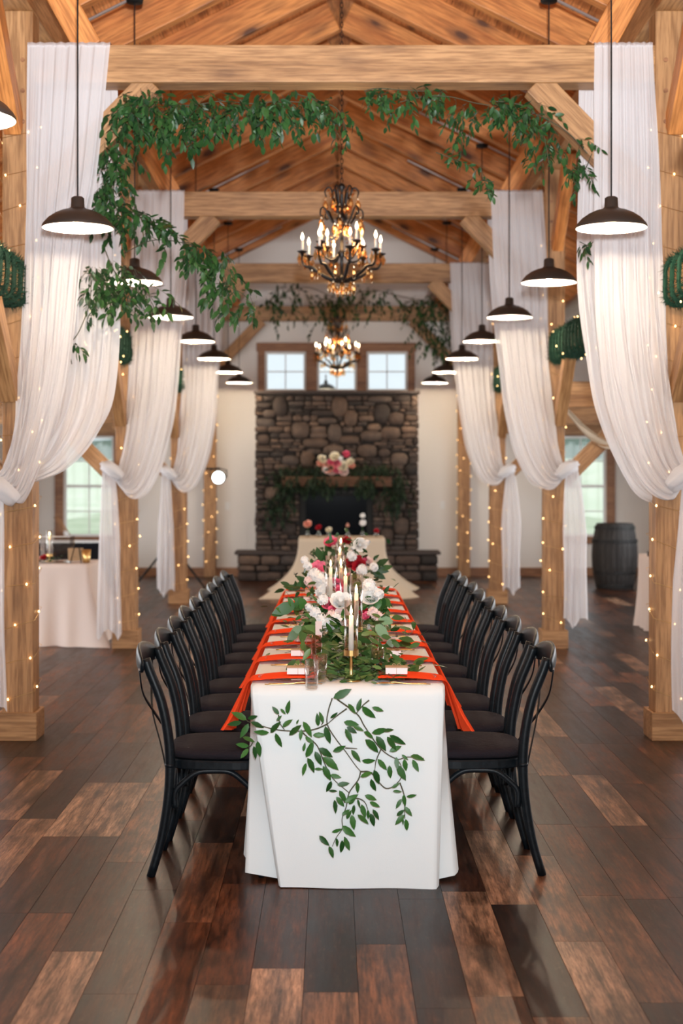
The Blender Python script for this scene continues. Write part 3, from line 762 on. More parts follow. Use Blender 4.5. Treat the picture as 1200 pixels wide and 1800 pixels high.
# ------------------------------------------------------------------ draped tables
def drape(name, top, hem, zt, m, parent=None, rows=26, power=1.0, zh=None, edge=.012):
    """top and hem: same-length closed lists of (x, y) [hem may carry z]"""
    top = np.array(top, float); hem = np.array(hem, float); n = len(top)
    if hem.shape[1] == 2: hem = np.hstack([hem, np.full((n, 1), .006)])
    c = top.mean(0); G = []
    for k in (0, .35, .7, .94): G.append(np.hstack([c+(top-c)*k*(1-.0), np.full((n, 1), zt)]))
    G.append(np.hstack([c+(top-c)*.995, np.full((n, 1), zt-.002)]))
    for i in range(1, rows+1):
        t = i/rows; z = (zt-edge)*(1-t)+hem[:, 2]*t; e = t**power
        xy = top*(1-e)+hem[:, :2]*e
        G.append(np.hstack([xy, z[:, None]]))
    return MB().grid(np.array(G), wrap=True).build(name, m, parent, smooth=True)
def resample(poly, n):
    p = np.array(poly+[poly[0]], float); sg = np.linalg.norm(np.diff(p[:, :2], axis=0), axis=1); c = np.concatenate([[0], np.cumsum(sg)])
    t = np.linspace(0, c[-1], n, endpoint=False); return np.stack([np.interp(t, c, p[:, k]) for k in range(p.shape[1])], 1)
def seg(a, b, n): return [tuple(np.array(a)*(1-i/n)+np.array(b)*i/n) for i in range(n)]
# long table
TX0, TX1, TY0, TY1 = -.383, .362, 5.40, 10.28
lt = empty('banquet_table', (-.01, 7.84, 0), label='long narrow banquet table hidden under the white cloth', cat='table')
MB().box(-.36, .35, 5.42-7.84, 10.26-7.84, .715, .742).build('tabletop', M['trimwood'], lt)
for yy in (-2.3, -.1, .1, 2.3):
    for xx in (-.28, .28): MB().tube([(xx, yy, 0), (xx, yy, .715)], .014, 8).build('leg', M['black'], lt)
rc = random.Random(4)
top, hem = [], []
def pair(ta, tb, ha, hb, n, wob=0, ph=0):
    for i in range(n):
        t = i/n; top.append(tuple(np.array(ta)*(1-t)+np.array(tb)*t)); h = np.array(ha, float)*(1-t)+np.array(hb, float)*t
        top_, = [top[-1]]
        if wob: h[0] += wob[0]*math.sin(ph+t*wob[2]*2*PI); h[1] += wob[1]*math.sin(ph+t*wob[2]*2*PI)
        hem.append(tuple(h))
# front edge left -> right, then right side, back, left side
pair((TX0+.03, TY0), (TX1-.03, TY0), (-.262, 5.352, .004), (.322, 5.346, .0), 40, (0, .006, 1.5), 1)
pair((TX1-.03, TY0), (TX1-.008, TY0+.006), (.322, 5.346, .0), (.334, 5.38, .004), 5)
pair((TX1-.008, TY0+.006), (TX1, TY0+.03), (.334, 5.38, .004), (.318, 5.43, .01), 6)
pair((TX1, TY0+.03), (TX1, TY0+.12), (.318, 5.43, .01), (.400, 5.45, .022), 8)
pair((TX1, TY0+.12), (TX1, TY1-.05), (.400, 5.45, .022), (.40, TY1+.02, .012), 110, (.022, 0, 13))
pair((TX1, TY1-.05), (TX0, TY1-.05), (.40, TY1+.02, .01), (-.42, TY1+.02, .01), 24, (0, .02, 4))
pair((TX0, TY1-.05), (TX0, TY0+.12), (-.42, TY1+.02, .01), (-.404, 5.46, .030), 110, (.022, 0, 13), PI)
pair((TX0, TY0+.12), (TX0, TY0+.03), (-.404, 5.46, .030), (-.27, 5.44, .012), 8)
pair((TX0, TY0+.03), (TX0+.008, TY0+.006), (-.27, 5.44, .012), (-.272, 5.38, .004), 6)
pair((TX0+.008, TY0+.006), (TX0+.03, TY0), (-.272, 5.38, .004), (-.262, 5.352, .004), 5)
tc_ = drape('tablecloth', top, hem, .752, M['linen'], power=1.15, rows=30)
tag(tc_, 'crisp white tablecloth reaching the floor on the long table', 'tablecloth')
# sweetheart table and the side tables
def sweep_table(x0, x1, y0, y1, zt, mc, lab1, lab2, flare, seed, hemz=.005, pw=1.5, grp=None):
    t = empty('table', ((x0+x1)/2, (y0+y1)/2, 0), label=lab1, cat='table')
    MB().box(x0+.01-(x0+x1)/2, x1-.01-(x0+x1)/2, y0+.01-(y0+y1)/2, y1-.01-(y0+y1)/2, zt-.035, zt-.008).build('tabletop', M['trimwood'], t)
    for xx in (-.4, .4):
        for yy in (-.35, .35): MB().tube([(xx*(x1-x0), yy*(y1-y0), 0), (xx*(x1-x0), yy*(y1-y0), zt-.035)], .014, 6).build('leg', M['black'], t)
    N = 160; tp = resample([(x0, y0), (x1, y0), (x1, y1), (x0, y1)], N); cx, cy = (x0+x1)/2, (y0+y1)/2
    rs = np.random.RandomState(seed); ph = rs.rand(3)*6; h = []
    for i, p in enumerate(tp):
        d = np.array(p)-[cx, cy]; q = 2*PI*i/N; cr_ = min(1, (abs(d[0])/(x1-x0)*2)**6*(abs(d[1])/(y1-y0)*2)**6)
        k = flare*(1+1.2*cr_)+.03*math.sin(q*14+ph[0])+.018*math.sin(q*23+ph[1])
        dn = d/np.array([(x1-x0)/2, (y1-y0)/2]); dn = dn/max(abs(dn).max(), 1e-6); nrm = np.where(abs(dn) > .985, np.sign(dn), dn*.5*(cr_))
        h.append((p[0]+nrm[0]*k, p[1]+nrm[1]*k, hemz))
    o = drape('tablecloth', tp, h, zt, mc, rows=20, power=pw)
    return tag(o, lab2, 'tablecloth', grp)
sweep_table(-.50, .60, 18.0, 18.75, .735, M['ivory'], 'small head table hidden under ivory cloth before the fireplace', 'ivory cloth flaring to the floor on the head table by the fireplace', .23, 3, pw=2.6)
sweep_table(-3.6, -2.28, 12.9, 13.6, .735, M['blush'], 'side table hidden under pale cloth in the left aisle', 'pale draped cloth with soft folds on the left aisle table', .12, 5)
sweep_table(3.07, 4.1, 13.9, 14.6, .735, M['blush'], 'side table hidden under blush cloth in the right aisle', 'blush cloth just showing beside the nearest right post', .02, 6)
sweep_table(-4.5, -3.17, 19.3, 19.9, .61, M['blackcloth'], 'low table hidden under black cloth below the left end window', 'black cloth with an added pale reflection on top, below the left end window', .02, 7)
tag(MB().box(-.68, .64, -.28, .28, 0, .012).build('pale_reflection', M['whitepaint'], loc=(-3.83, 19.6, .612), bevel=.004), 'thin white sheet added as the pale reflection on the low black table', 'pale_reflection')  # white sheet added in place of the bright reflection along the rim
# ------------------------------------------------------------------ place settings
ZT = .7525
def napkin_mesh(s):
    # s: -1 left side, +1 right.  strip from the plate over the table edge
    ed = TX0 if s < 0 else TX1
    NUm, NV = 26, 16
    px = [(.255, .019), (.235, .020), (.12, .020), (.03, .012), (.002, .008), (-.012, -.002), (-.022, -.03), (-.042, -.09), (-.062, -.15), (-.082, -.205)]
    c = cr([(a, z, 0) for a, z in px], NUm); G = np.zeros((NUm, NV, 3))
    for i in range(NUm):
        t = i/(NUm-1); wd = .082+.035*max(0, t-.55)/.45-.022*math.exp(-((t-.5)/.12)**2); a, z = c[i][0], c[i][1]
        for j in range(NV):
            v = j/(NV-1)-.5
            f = .006*math.sin(v*17+1.0+t*2)*(0.35+1.1*t)+.003*math.sin(v*37+t*5)
            x = a if t < .55 else a-abs(f)*3.2*(t-.5)*2-.020*math.sin(v*9+.7)*(t-.5)*2
            zz = z+abs(f)*(.55 if t < .5 else .1)-(.03*(v+.2)*max(0, t-.7)*3.3 if t > .7 else 0)
            G[i, j] = (-s*x, v*wd*2*(1+.1*math.sin(t*5))+.02*max(0, t-.5), zz)
    return MB().grid(G).mesh('napkin', M['red'])
nap = {-1: napkin_mesh(-1), 1: napkin_mesh(1)}
plate = MB().lathe([(0, .004), (.07, .004), (.085, .006), (.122, .013), (.123, .015), (.086, .009), (.07, .007), (0, .007)], 36).mesh('plate', M['pinkglass'])
boxm = MB().box(-.0425, .0425, -.0225, .0225, 0, .024).mesh('box_body', M['paper'], False)
lidm = MB().box(-.044, .044, -.024, .024, .0242, .029).mesh('box_lid', M['twine'], False)
bow = MB()
for a in (.5, 2.6, -.4, 3.6):
    p = [(0, 0, .031), (.012*math.cos(a), .010*math.sin(a), .038), (.020*math.cos(a), .014*math.sin(a), .032)]; bow.tube(cr(p, 6), .0011, 4)
bow.tube([(0, -.0245, .0), (0, -.0245, .030), (0, .0245, .030), (0, .0245, 0)], .0009, 4)
bowm = bow.mesh('twine_bow', M['twine'])
def cutlery(kind):
    m = MB(); L = .20
    if kind == 'knife':
        m.tube([(0, 0, .003), (.10, 0, .003)], .0026, 6); m.tube([(.10, 0, .003), (.13, 0, .003), (.18, 0, .003), (.205, .003, .003)], 1, 6, up=(0, 0, 1), ell=(.008, .0008))
    elif kind == 'spoon':
        m.tube(cr([(0, 0, .003), (.08, 0, .004), (.14, 0, .010), (.155, 0, .008)], 12), .0022, 6)
        G = [[(.155+.045*(1-math.cos(PI*i/8))/2*1.0, .0165*math.sin(PI*i/8)*v, .008-.006*math.sin(PI*i/8)*(1-v*v)) for v in np.linspace(-1, 1, 6)] for i in range(9)]; m.grid(np.array(G))
    else:
        m.tube(cr([(0, 0, .003), (.08, 0, .004), (.135, 0, .010), (.15, 0, .008)], 12), .0022, 6)
        m.box(.148, .160, -.010, .010, .006, .008)
        for k in range(4): m.tube([(.160, -.0085+k*.0057, .007), (.185, -.0085+k*.0057, .006), (.20, -.0085+k*.0057, .010)], .0012, 4)
    return m
cm = {k: cutlery(k).mesh(k, M['gold']) for k in ('knife', 'spoon', 'fork')}
tumbler = MB().lathe([(0, .004), (.020, .004), (.0235, .010), (.027, .11), (.0262, .11), (.0225, .012), (0, .010)], 24).mesh('tumbler', M['glass'])
stemless = MB().lathe([(0, .003), (.022, .003), (.026, .012), (.020, .14), (.0192, .14), (.024, .014), (0, .009)], 24).mesh('flute', M['pinkglass'])
GR = 'identical place settings along the long table'
for i in range(9):
    y = 5.60+.525*i if i else 5.585
    for s in (-1, 1):
        wh = '%s place on the %s side of the table' % (ORD[i], SIDE[s]); ed = TX0 if s < 0 else TX1; y_ = y+R.uniform(-.012, .012)
        cx = ed-s*.145
        o = tag(put('plate', plate), 'clear rose-tinted glass plate at the '+wh, 'plate', 'glass plates'); o.location = (cx, y_, ZT)
        o = tag(put('napkin', nap[s]), 'orange-red satin napkin over the table edge, '+wh, 'napkin', 'orange-red napkins'); o.location = (ed, y_, ZT); o.scale = (1, R.uniform(.92, 1.08), R.uniform(.92, 1.06))
        b = tag(empty('favour_box', (cx-s*.035, y_-.012, ZT+.026)), 'small white favour box tied with twine, '+wh, 'box', 'white favour boxes'); b.rotation_euler = (0, 0, R.uniform(-.06, .06))
        put('box_body', boxm, b, bevel=.001); put('lid', lidm, b, bevel=.001); put('twine_bow', bowm, b)
        x_in = ed-s*.055; rot = 0 if s < 0 else PI
        for kk, dy, dx in (('spoon', -.150, 0), ('knife', -.130, .015), ('fork', .155, .01)):
            if i == 0 and kk == 'spoon': dy = -.138
            if i == 0 and kk == 'knife': dy = -.122
            o = tag(put(kk, cm[kk]), 'gold %s at the %s' % (kk, wh), kk, 'gold %ss' % ('knive' if kk == 'knife' else kk)); o.location = (x_in-s*dx, y_+dy, ZT); o.rotation_euler = (0, 0, rot+R.uniform(-.03, .03))
        if i > 1 or s > 0:
            o = tag(put('tumbler', tumbler), 'clear glass tumbler by the '+wh, 'glass', 'tumblers'); o.location = (ed-s*(.285 if i else .25), y_+.12, ZT)
for px, py, lab in ((548, 1212, 'clear tumbler nearest the table front edge'), (563, 1200, 'clear tumbler just behind the front one')):
    D = (CZ-ZT)*F/(py-VY); o = tag(put('tumbler', tumbler), lab+', left of the gold candlestick', 'glass', 'tumblers'); o.location = P(px, py, D); o.location.z = ZT
for px, py, lab in ((546, 1182, 'tall tapered rose glass'), (556, 1176, 'second tall tapered rose glass'),):
    D = (CZ-ZT)*F/(py-VY); o = tag(put('tall_glass', stemless), lab+' behind the front tumblers', 'glass', 'tall tapered glasses'); o.location = P(px, py, D); o.location.z = ZT
for px, py, lab in ((642, 1176, 'clear tumbler right of the gold candlestick'), (655, 1168, 'second clear tumbler right of the gold candlestick')):
    D = (CZ-ZT)*F/(py-VY); o = tag(put('tumbler', tumbler), lab, 'glass', 'tumblers'); o.location = P(px, py, D); o.location.z = ZT
# upright menu card
mc = MB().box(-.014, .014, -.001, .001, 0, .19).build('menu_card', M['paper'], loc=(-.125, 5.95, ZT)); mc.rotation_euler = (-.06, 0, .15)
tag(mc, 'narrow upright blush card standing among the greenery', 'card'); mc.data.materials[0] = M['cardp'] = mat('blush_card', (.75, .60, .58), .7)

# ------------------------------------------------------------------ candlesticks with glass cylinders
def candlestick(x, y, zc, hg, hc, lab, r=.0275):
    zs = zc-ZT
    root = tag(empty('candlestick', (x, y, ZT)), lab, 'candle holder', 'gold candlesticks with glass cylinders')
    MB().lathe([(0, 0), (.038, 0), (.040, .004), (.010, .008), (.0055, .014), (.0055, zs-.004), (.010, zs)], 24).build('stem', M['gold'], root, smooth=True)
    MB().lathe([(0, 0), (r+.002, 0), (r+.002, .022), (r, .022), (r, .004), (0, .004)], 28).build('cup', M['gold'], root, smooth=False, loc=(0, 0, zs))
    MB().lathe([(r-.002, .005), (r-.0005, .005), (r-.0005, hg), (r-.002, hg)], 28, close=True).build('glass_cylinder', M['glass'], root, smooth=True, loc=(0, 0, zs))
    c = MB().lathe([(0, .005), (.011, .005), (.0085, hc), (.003, hc+.001), (0, hc)], 16).build('taper_candle', M['wax'], root, smooth=True, loc=(0, 0, zs))
    MB().tube([(0, 0, hc-.002), (0, 0, hc+.008)], .0008, 5).build('wick', M['black'], c)
    f = MB().lathe([(.001, 0), (.0045, .008), (.0055, .014), (.0035, .024), (0, .036)], 12).build('flame', M['flame'], c, smooth=True, loc=(0, 0, hc+.004))
    l = light('candle_light', 'POINT', (0, 0, zs+hc+.02), 1.1, (1, .55, .22), size=.008); l.parent = root
cs_ = [(617, 1152, 5.55, .215, .155, 'tall gold candlestick with glass cylinder at the very front of the table'),
       (626, 1110, 6.15, .25, .165, 'gold candlestick with glass cylinder, second from the front'),
       (607, 1085, 6.9, .24, .20, 'gold candlestick with glass cylinder, third from the front'),
       (581, 1065, 7.35, .26, .20, 'gold candlestick with glass cylinder, fourth, leftmost'),
       (599, 1040, 7.75, .20, .14, 'gold candlestick with glass cylinder, fifth, low'),
       (597, 1010, 8.6, .18, .13, 'gold candlestick with glass cylinder, sixth from the front'),
       (599, 985, 9.4, .16, .11, 'gold candlestick with glass cylinder, farthest from the front')]
for px, py, D, hg, hc, lab in cs_:
    p = P(px, py, D); candlestick(p.x, p.y, max(p.z, ZT+.05), hg, hc, lab)

# ------------------------------------------------------------------ leaves, vines, flowers
def leaf_tpl(wd=.36, curl=.18, cup=.10):
    xs = [0, .18, .45, .75, 1.0]; hw = [0, .36, .5, .33, 0]
    V = [(x, 0, -curl*x*x) for x in xs]+[(xs[i], wd*hw[i], cup*hw[i]*.6-curl*xs[i]**2) for i in (1, 2, 3)]+[(xs[i], -wd*hw[i], cup*hw[i]*.6-curl*xs[i]**2) for i in (1, 2, 3)]
    Fc = [(0, 1, 5), (1, 2, 6, 5), (2, 3, 7, 6), (3, 4, 7), (0, 8, 1), (1, 8, 9, 2), (2, 9, 10, 3), (3, 10, 4)]
    return np.array(V, float), Fc
LT = [leaf_tpl(.44, .18), leaf_tpl(.50, .30, .18), leaf_tpl(.38, -.10), leaf_tpl(.5, .10, .05)]
_lm = {}
def leafmesh(k, m):
    if (k, m) not in _lm:
        b = MB(); b.add(*LT[k]); _lm[(k, m)] = b.mesh('leaf', M[m])
    return _lm[(k, m)]
def frame(d, roll=None, face=None):
    d = norm(d)
    if face is not None: n = np.array(face, float)-d*np.dot(face, d); n = norm(n)
    else:
        u = np.array([0, 0, 1.]) if abs(d[2]) < .95 else np.array([0, 1., 0]); n = norm(u-d*np.dot(u, d))
    b = np.cross(n, d)
    if roll: c, s_ = math.cos(roll), math.sin(roll); n, b = c*n+s_*b, c*b-s_*n
    return np.stack([d, b, n], 1)
def leafset(root, leaves, m, nmax=300, near=None):
    """leaves: (base, dir, length, tpl, roll, face).  The largest in view become parts, the rest one part of kind stuff."""
    off = np.array(root.location)
    leaves = sorted(leaves, key=lambda l: -l[2]/l[0][1])
    st = MB()
    for i, (p, d, L, k, roll, face) in enumerate(leaves):
        Rm = frame(d, roll, face)
        if i < nmax:
            o = put('leaf', leafmesh(k, m), root); o.location = tuple(np.array(p)-off); o.rotation_mode = 'QUATERNION'
            o.rotation_quaternion = Matrix(Rm.tolist()).to_quaternion(); o.scale = (L, L, L)
        else:
            V, Fc = LT[k]; st.add((V*L)@Rm.T+np.array(p)-off, Fc)
    if st.v: o = st.build('leaf', M[m], root, smooth=True); o['kind'] = 'stuff'
def sprigs(pts, n, spread, Ls, Ll, rs, droop=1.0, nl=9, dens=None):
    """returns leaf list and stem polylines growing from a guide polyline (world points)"""
    g = cr(pts, 60) if len(pts) > 2 else np.linspace(pts[0], pts[1], 60)
    out, stems = [], [g]
    for _ in range(n):
        p = g[rs.randint(0, 60)]+np.clip(rs.normal(0, 1, 3), -1.6, 1.25)*np.array(spread)
        a = rs.rand()*2*PI; d = norm([math.cos(a)*.9, math.sin(a)*.5, rs.uniform(-.9, .12)])
        L = Ls*rs.uniform(.5, 1.2); q = [p]; m = 7
        for i in range(m): d = norm(d+np.array([0, 0, -.22*droop])+rs.normal(0, .12, 3)); q.append(q[-1]+d*L/m)
        q = np.array(q); stems.append(q); k = max(3, int(nl*L/Ls))
        for i in range(k):
            t = (i+.6)/k*m; j = min(int(t), m-1); b = q[j]*(1-(t-j))+q[j+1]*(t-j); dd = norm(q[j+1]-q[j])
            sd = norm(np.cross(dd, rs.normal(0, 1, 3)))*(1 if i % 2 else -1)
            ld = norm(dd*.7+sd*.9+np.array([0, 0, -.35*droop])) if i < k-1 else dd
            out.append((b, ld, Ll*rs.uniform(.65, 1.2), rs.randint(0, 3), rs.normal(0, .6), None))
    return out, stems
def vine(name, loc, lab, cat, paths, m, seed, ylist=None, stemr=.0022, nmax=300, grp=None):
    rs = np.random.RandomState(seed); root = tag(empty(name, loc), lab, cat, grp); lv, st = [], MB()
    off = np.array(loc)
    for (pts, n, spread, Ls, Ll, droop, nl) in paths:
        a, b = sprigs([np.array(p) for p in pts], n, spread, Ls, Ll, rs, droop, nl); lv += a
        for i, q in enumerate(b): st.tube(q-off, stemr*(1.5 if i == 0 else .6), 4, cap=False)
    o = st.build('stem', M['stem'], root, smooth=True)
    leafset(root, lv, m, nmax); return root
def PP(l, D): return [P(x, y, D) for x, y in l]
D0 = 8.23; DM = 8.41
vine('leafy_garland', (-1.0, D0, 3.85), 'long leafy green garland draped along and down the left of the nearest tie beam', 'garland', [
    (PP([(215, 165), (270, 180), (330, 185), (390, 178), (440, 182), (490, 178), (530, 180)], D0), 93, (0.043, .05, 0.049), 0.225, 0.062, 1.0, 10),
    (PP([(230, 185), (300, 200), (370, 205)], D0+.05), 45, (0.051, .04, 0.070), 0.225, 0.062, 1.1, 10),
    (PP([(520, 165), (570, 180), (595, 195), (608, 225)], D0), 20, (0.025, .04, 0.021), 0.150, 0.055, .9, 9),
    (PP([(222, 180), (205, 240), (205, 290), (200, 340), (208, 380)], DM), 72, (0.043, .02, 0.042), 0.203, 0.060, 1.0, 9),
    (PP([(208, 370), (214, 410), (220, 445), (218, 452)], DM), 0, (0.009, .01, 0.007), 0.150, 0.060, 1, 8),
    (PP([(185, 440), (200, 475), (225, 500), (250, 520)], DM), 39, (0.076, .03, 0.049), 0.225, 0.060, .8, 8),
    (PP([(150, 470), (175, 500), (185, 530)], DM), 14, (0.043, .03, 0.035), 0.195, 0.062, .8, 8),
    (PP([(160, 480), (158, 530), (140, 580), (122, 610), (126, 640)], DM), 9, (0.025, .02, 0.035), 0.120, 0.060, 1.0, 6),
    (PP([(185, 330), (180, 375)], DM), 12, (0.025, .02, 0.035), 0.150, 0.054, 1.0, 8),
    (PP([(235, 360), (255, 385), (290, 395), (310, 400)], DM), 16, (0.034, .03, 0.021), 0.165, 0.066, .6, 8),
    (PP([(218, 445), (262, 424), (300, 423), (340, 432)], DM), 2, (0.017, .03, 0.021), 0.112, 0.054, .8, 6),
    (PP([(325, 425), (360, 440), (385, 465), (400, 500), (415, 530)], DM), 42, (0.051, .04, 0.035), 0.180, 0.066, 1.0, 8),
    (PP([(395, 500), (430, 520), (440, 545)], DM), 10, (0.034, .03, 0.028), 0.135, 0.058, .8, 8)], 'leafdark', 21)
vine('leafy_garland', (1.0, D0, 3.8), 'thinner leafy green garland hanging on the right half of the nearest tie beam', 'garland', [
    (PP([(640, 160), (665, 155), (700, 158), (740, 160), (760, 160)], D0), 20, (0.034, .04, 0.021), 0.150, 0.055, .9, 8),
    (PP([(700, 180), (745, 170), (790, 170), (830, 180), (860, 185)], D0), 20, (0.043, .05, 0.035), 0.165, 0.058, .9, 9),
    (PP([(860, 178), (895, 180), (930, 190), (945, 205)], D0), 27, (0.043, .05, 0.032), 0.180, 0.060, .9, 9),
    (PP([(930, 195), (965, 212), (1000, 235), (1032, 270)], D0), 10, (0.034, .04, 0.028), 0.165, 0.054, 1.0, 8),
    (PP([(950, 215), (958, 250), (965, 290)], D0), 11, (0.043, .04, 0.035), 0.150, 0.054, 1.1, 8),
    (PP([(815, 190), (812, 225), (815, 240)], D0), 7, (0.017, .04, 0.014), 0.150, 0.050, 1.2, 8),
    (PP([(766, 268), (785, 275), (805, 285)], D0), 4, (0.017, .03, 0.007), 0.120, 0.048, .5, 8),
    (PP([(845, 295), (850, 315), (868, 320)], D0), 7, (0.034, .03, 0.021), 0.135, 0.050, .8, 8),
    (PP([(1005, 290), (1025, 300), (1040, 270)], D0), 12, (0.034, .03, 0.035), 0.150, 0.054, 1.0, 8),
    (PP([(1018, 425), (1035, 432), (1042, 425)], D0+.1), 3, (0.017, .02, 0.014), 0.090, 0.054, 1.0, 7)], 'leafdark', 22)
D4 = 21.08
vine('leafy_garland', (0, D4, 4.0), 'leafy garland on the rearmost tie beam above the high windows', 'garland', [
    (PP([(468, 530), (500, 515), (540, 505), (580, 520), (600, 525)], D4), 36, (.16, .04, .10), .5, .085, .9, 9),
    (PP([(600, 525), (650, 510), (700, 520), (750, 530), (770, 530)], D4), 44, (.14, .04, .09), .5, .085, .9, 9),
    (PP([(560, 540), (575, 550)], D4), 6, (.06, .04, .10), .5, .085, 1, 9),
    (PP([(735, 560), (765, 590), (785, 600)], D4), 22, (.12, .04, .12), .5, .085, 1.1, 9),
    (PP([(770, 530), (785, 550), (790, 590)], D4), 14, (.08, .04, .12), .5, .08, 1.1, 9)], 'leafdark', 23, nmax=0, stemr=.004)

# the vine that hangs down the front of the tablecloth, traced branch by branch
def C(x, y, lift=0):
    px, py = 400+x/2.857, 1180+y/2.857
    if py > 1210:
        t = (py-1210)/345; return np.array(P(px, py, 5.385-.04*t-.012-lift))
    D = (CZ-ZT-.01)*F/(py-VY); return np.array(P(px, py, D))
vr = tag(empty('hanging_vine', (0, 5.36, .7)), 'green leafy vine trailing down the front of the white tablecloth', 'vine')
voff = np.array(vr.location)
stems = [[(525, 135), (505, 200), (500, 265), (540, 335), (590, 400), (640, 470), (668, 503)], [(668, 503), (655, 545), (610, 610), (595, 680), (575, 740), (575, 790), (545, 835), (525, 880)],
         [(500, 265), (440, 290), (370, 300), (280, 297), (210, 285), (110, 255), (95, 245)], [(370, 300), (400, 330), (450, 375), (490, 470), (530, 540), (610, 610)],
         [(550, 140), (650, 215), (690, 280), (770, 390), (850, 440), (900, 430), (985, 437)], [(710, 145), (680, 170), (645, 212)], [(668, 503), (720, 510), (795, 588), (865, 545), (872, 480), (850, 440)],
         [(865, 560), (885, 620), (888, 680), (890, 740)], [(770, 390), (745, 450), (738, 500)], [(590, 385), (650, 388)], [(598, 187), (550, 222), (500, 265)], [(610, 640), (660, 640), (690, 660), (705, 700)],
         [(130, 350), (115, 375), (105, 385)], [(255, 220), (262, 260), (285, 292)], [(480, 255), (470, 270)], [(590, 660), (560, 620)]]
for q in stems:
    pts = cr([C(x, y, .004)-voff for x, y in q], 6*len(q)); MB().tube(pts, np.linspace(.0026, .0012, len(pts)), 6).build('stem', M['stem'], vr, smooth=True)
LV = [(95,245,25,200),(70,255,0,270),(105,262,65,335),(100,238,148,226),(115,255,182,280),(75,330,135,350),(107,376,42,368),(105,388,65,435),(130,375,145,440),(150,350,160,430),(208,308,133,308),(215,310,256,253),(240,310,268,383),(258,216,225,178),(265,188,292,215),(300,215,303,150),(245,250,270,222),(275,280,320,240),(308,322,366,268),(345,265,355,243),(378,252,426,326),(428,320,490,320),(455,275,450,215),(480,260,463,203),(490,275,512,364),(515,235,552,210),(530,135,618,92),(370,290,364,345),(390,330,430,360),(380,402,387,360),(393,432,434,358),(400,435,441,502),(395,460,372,522),(438,402,472,468),(458,385,526,430),(478,430,556,488),(435,490,480,492),(478,475,520,545),(515,520,568,534),(528,402,592,380),(520,550,500,610),(508,600,550,602),(550,570,610,562),(560,598,597,656),(545,630,585,678),(536,645,546,712),(590,288,627,356),(598,278,648,310),(630,275,682,296),(583,254,657,270),(605,163,642,210),(650,200,668,138),(675,175,736,242),(725,180,782,200),(620,395,668,452),(674,448,740,456),(666,530,724,505),(733,495,765,567),(720,540,738,605),(753,440,799,497),(812,472,816,537),(690,342,762,402),(683,303,737,332),(723,310,802,293),(745,325,797,395),(780,300,832,290),(800,328,848,392),(813,320,888,370),(812,402,870,376),(846,430,852,490),(850,470,895,547),(874,418,905,445),(885,440,898,502),(918,424,988,437),(928,443,957,502),(824,586,862,560),(828,602,874,604),(873,640,845,688),(885,618,886,676),(898,630,946,624),(848,725,886,696),(888,680,924,724),(888,720,842,766),(880,738,880,772),(893,742,904,802),(650,556,655,612),(588,658,652,620),(608,668,640,640),(652,642,667,685),(688,622,747,645),(713,655,762,682),(672,668,690,735),(635,670,628,720),(573,722,612,695),(597,742,616,700),(622,720,636,795),(652,720,708,762),(703,695,708,742),(716,713,739,778),(728,693,762,745),(574,775,637,832),(522,808,574,795),(545,838,555,882),(574,848,575,914),(585,835,614,898),(508,878,534,934),(460,825,505,876),(583,830,607,862)]
rl = random.Random(9)
for i, (x0, y0, x1, y1) in enumerate(LV):
    lft = rl.uniform(.008, .020); a, b = C(x0, y0, lft), C(x1, y1, lft+rl.uniform(-.002, .014)); L = np.linalg.norm(b-a)
    k = rl.choice([0, 1, 1, 3]) if (x1-x0)**2+(y1-y0)**2 > 2200 else rl.choice([0, 1, 2])
    Rm = frame(b-a, rl.uniform(-.5, .5), (0, -1, .25)); o = put('leaf', leafmesh(k, 'leaf'), vr); o.location = tuple(a-voff); o.rotation_mode = 'QUATERNION'
    o.rotation_quaternion = Matrix(Rm.tolist()).to_quaternion(); o.scale = (L*1.04, L*.86, L)

# greenery runner along the centre of the table
rs = np.random.RandomState(11); lv = []; st = MB(); rn = tag(empty('greenery_runner', (-.01, 7.4, ZT)), 'bed of loose green leaves running down the middle of the long table', 'greenery'); roff = np.array(rn.location)
def bunch(px, py, D, n, sp, Ll, up=.3, tpl=(0, 1, 2, 3)):
    c = np.array(P(px, py, D))
    for _ in range(n):
        p = c+rs.normal(0, 1, 3)*np.array(sp); p[2] = max(p[2], ZT+.006); a = rs.rand()*2*PI
        d = norm([math.cos(a), math.sin(a)*.8-.1, rs.uniform(-.35, .5)+up*.3]); L = Ll*rs.uniform(.7, 1.25)
        if p[2]+d[2]*L < ZT+.004: d[2] = (ZT+.006-p[2])/L
        lv.append((p, d, L, tpl[rs.randint(0, len(tpl))], rs.normal(0, .7), None))
for (px, py, D, n, sp) in [(610, 1192, 5.64, 80, (.08, .06, .03)), (650, 1198, 5.60, 50, (.06, .04, .02)), (650, 1155, 5.80, 110, (.085, .07, .045)), (600, 1150, 5.9, 60, (.05, .05, .05)), (590, 1150, 5.85, 60, (.06, .08, .05)), (690, 1175, 5.72, 26, (.05, .05, .02)),
                           (700, 1175, 5.7, 14, (.05, .03, .02)), (660, 1125, 6.2, 60, (.09, .12, .05)), (590, 1125, 6.3, 60, (.09, .12, .05)), (600, 1100, 6.8, 70, (.12, .16, .06)), (600, 1070, 7.4, 80, (.12, .2, .06)),
                           (600, 1050, 8.2, 80, (.12, .25, .06)), (600, 1040, 8.9, 60, (.11, .25, .05))]:
    bunch(px, py, D, n, sp, .058)
for k in range(46):
    a = rs.rand()*2*PI; x, y = rs.uniform(-.12, .14), rs.uniform(5.46, 6.4); st.tube(cr([(x, y-7.4, .012), (x+.08*math.cos(a), y+.08*math.sin(a)-7.4, .03), (x+.16*math.cos(a), y+.16*math.sin(a)-7.4, .012)], 8), .0013, 4)
st.build('twigs', M['stem'], rn)['kind'] = 'stuff'
leafset(rn, lv, 'leafolive', 300)

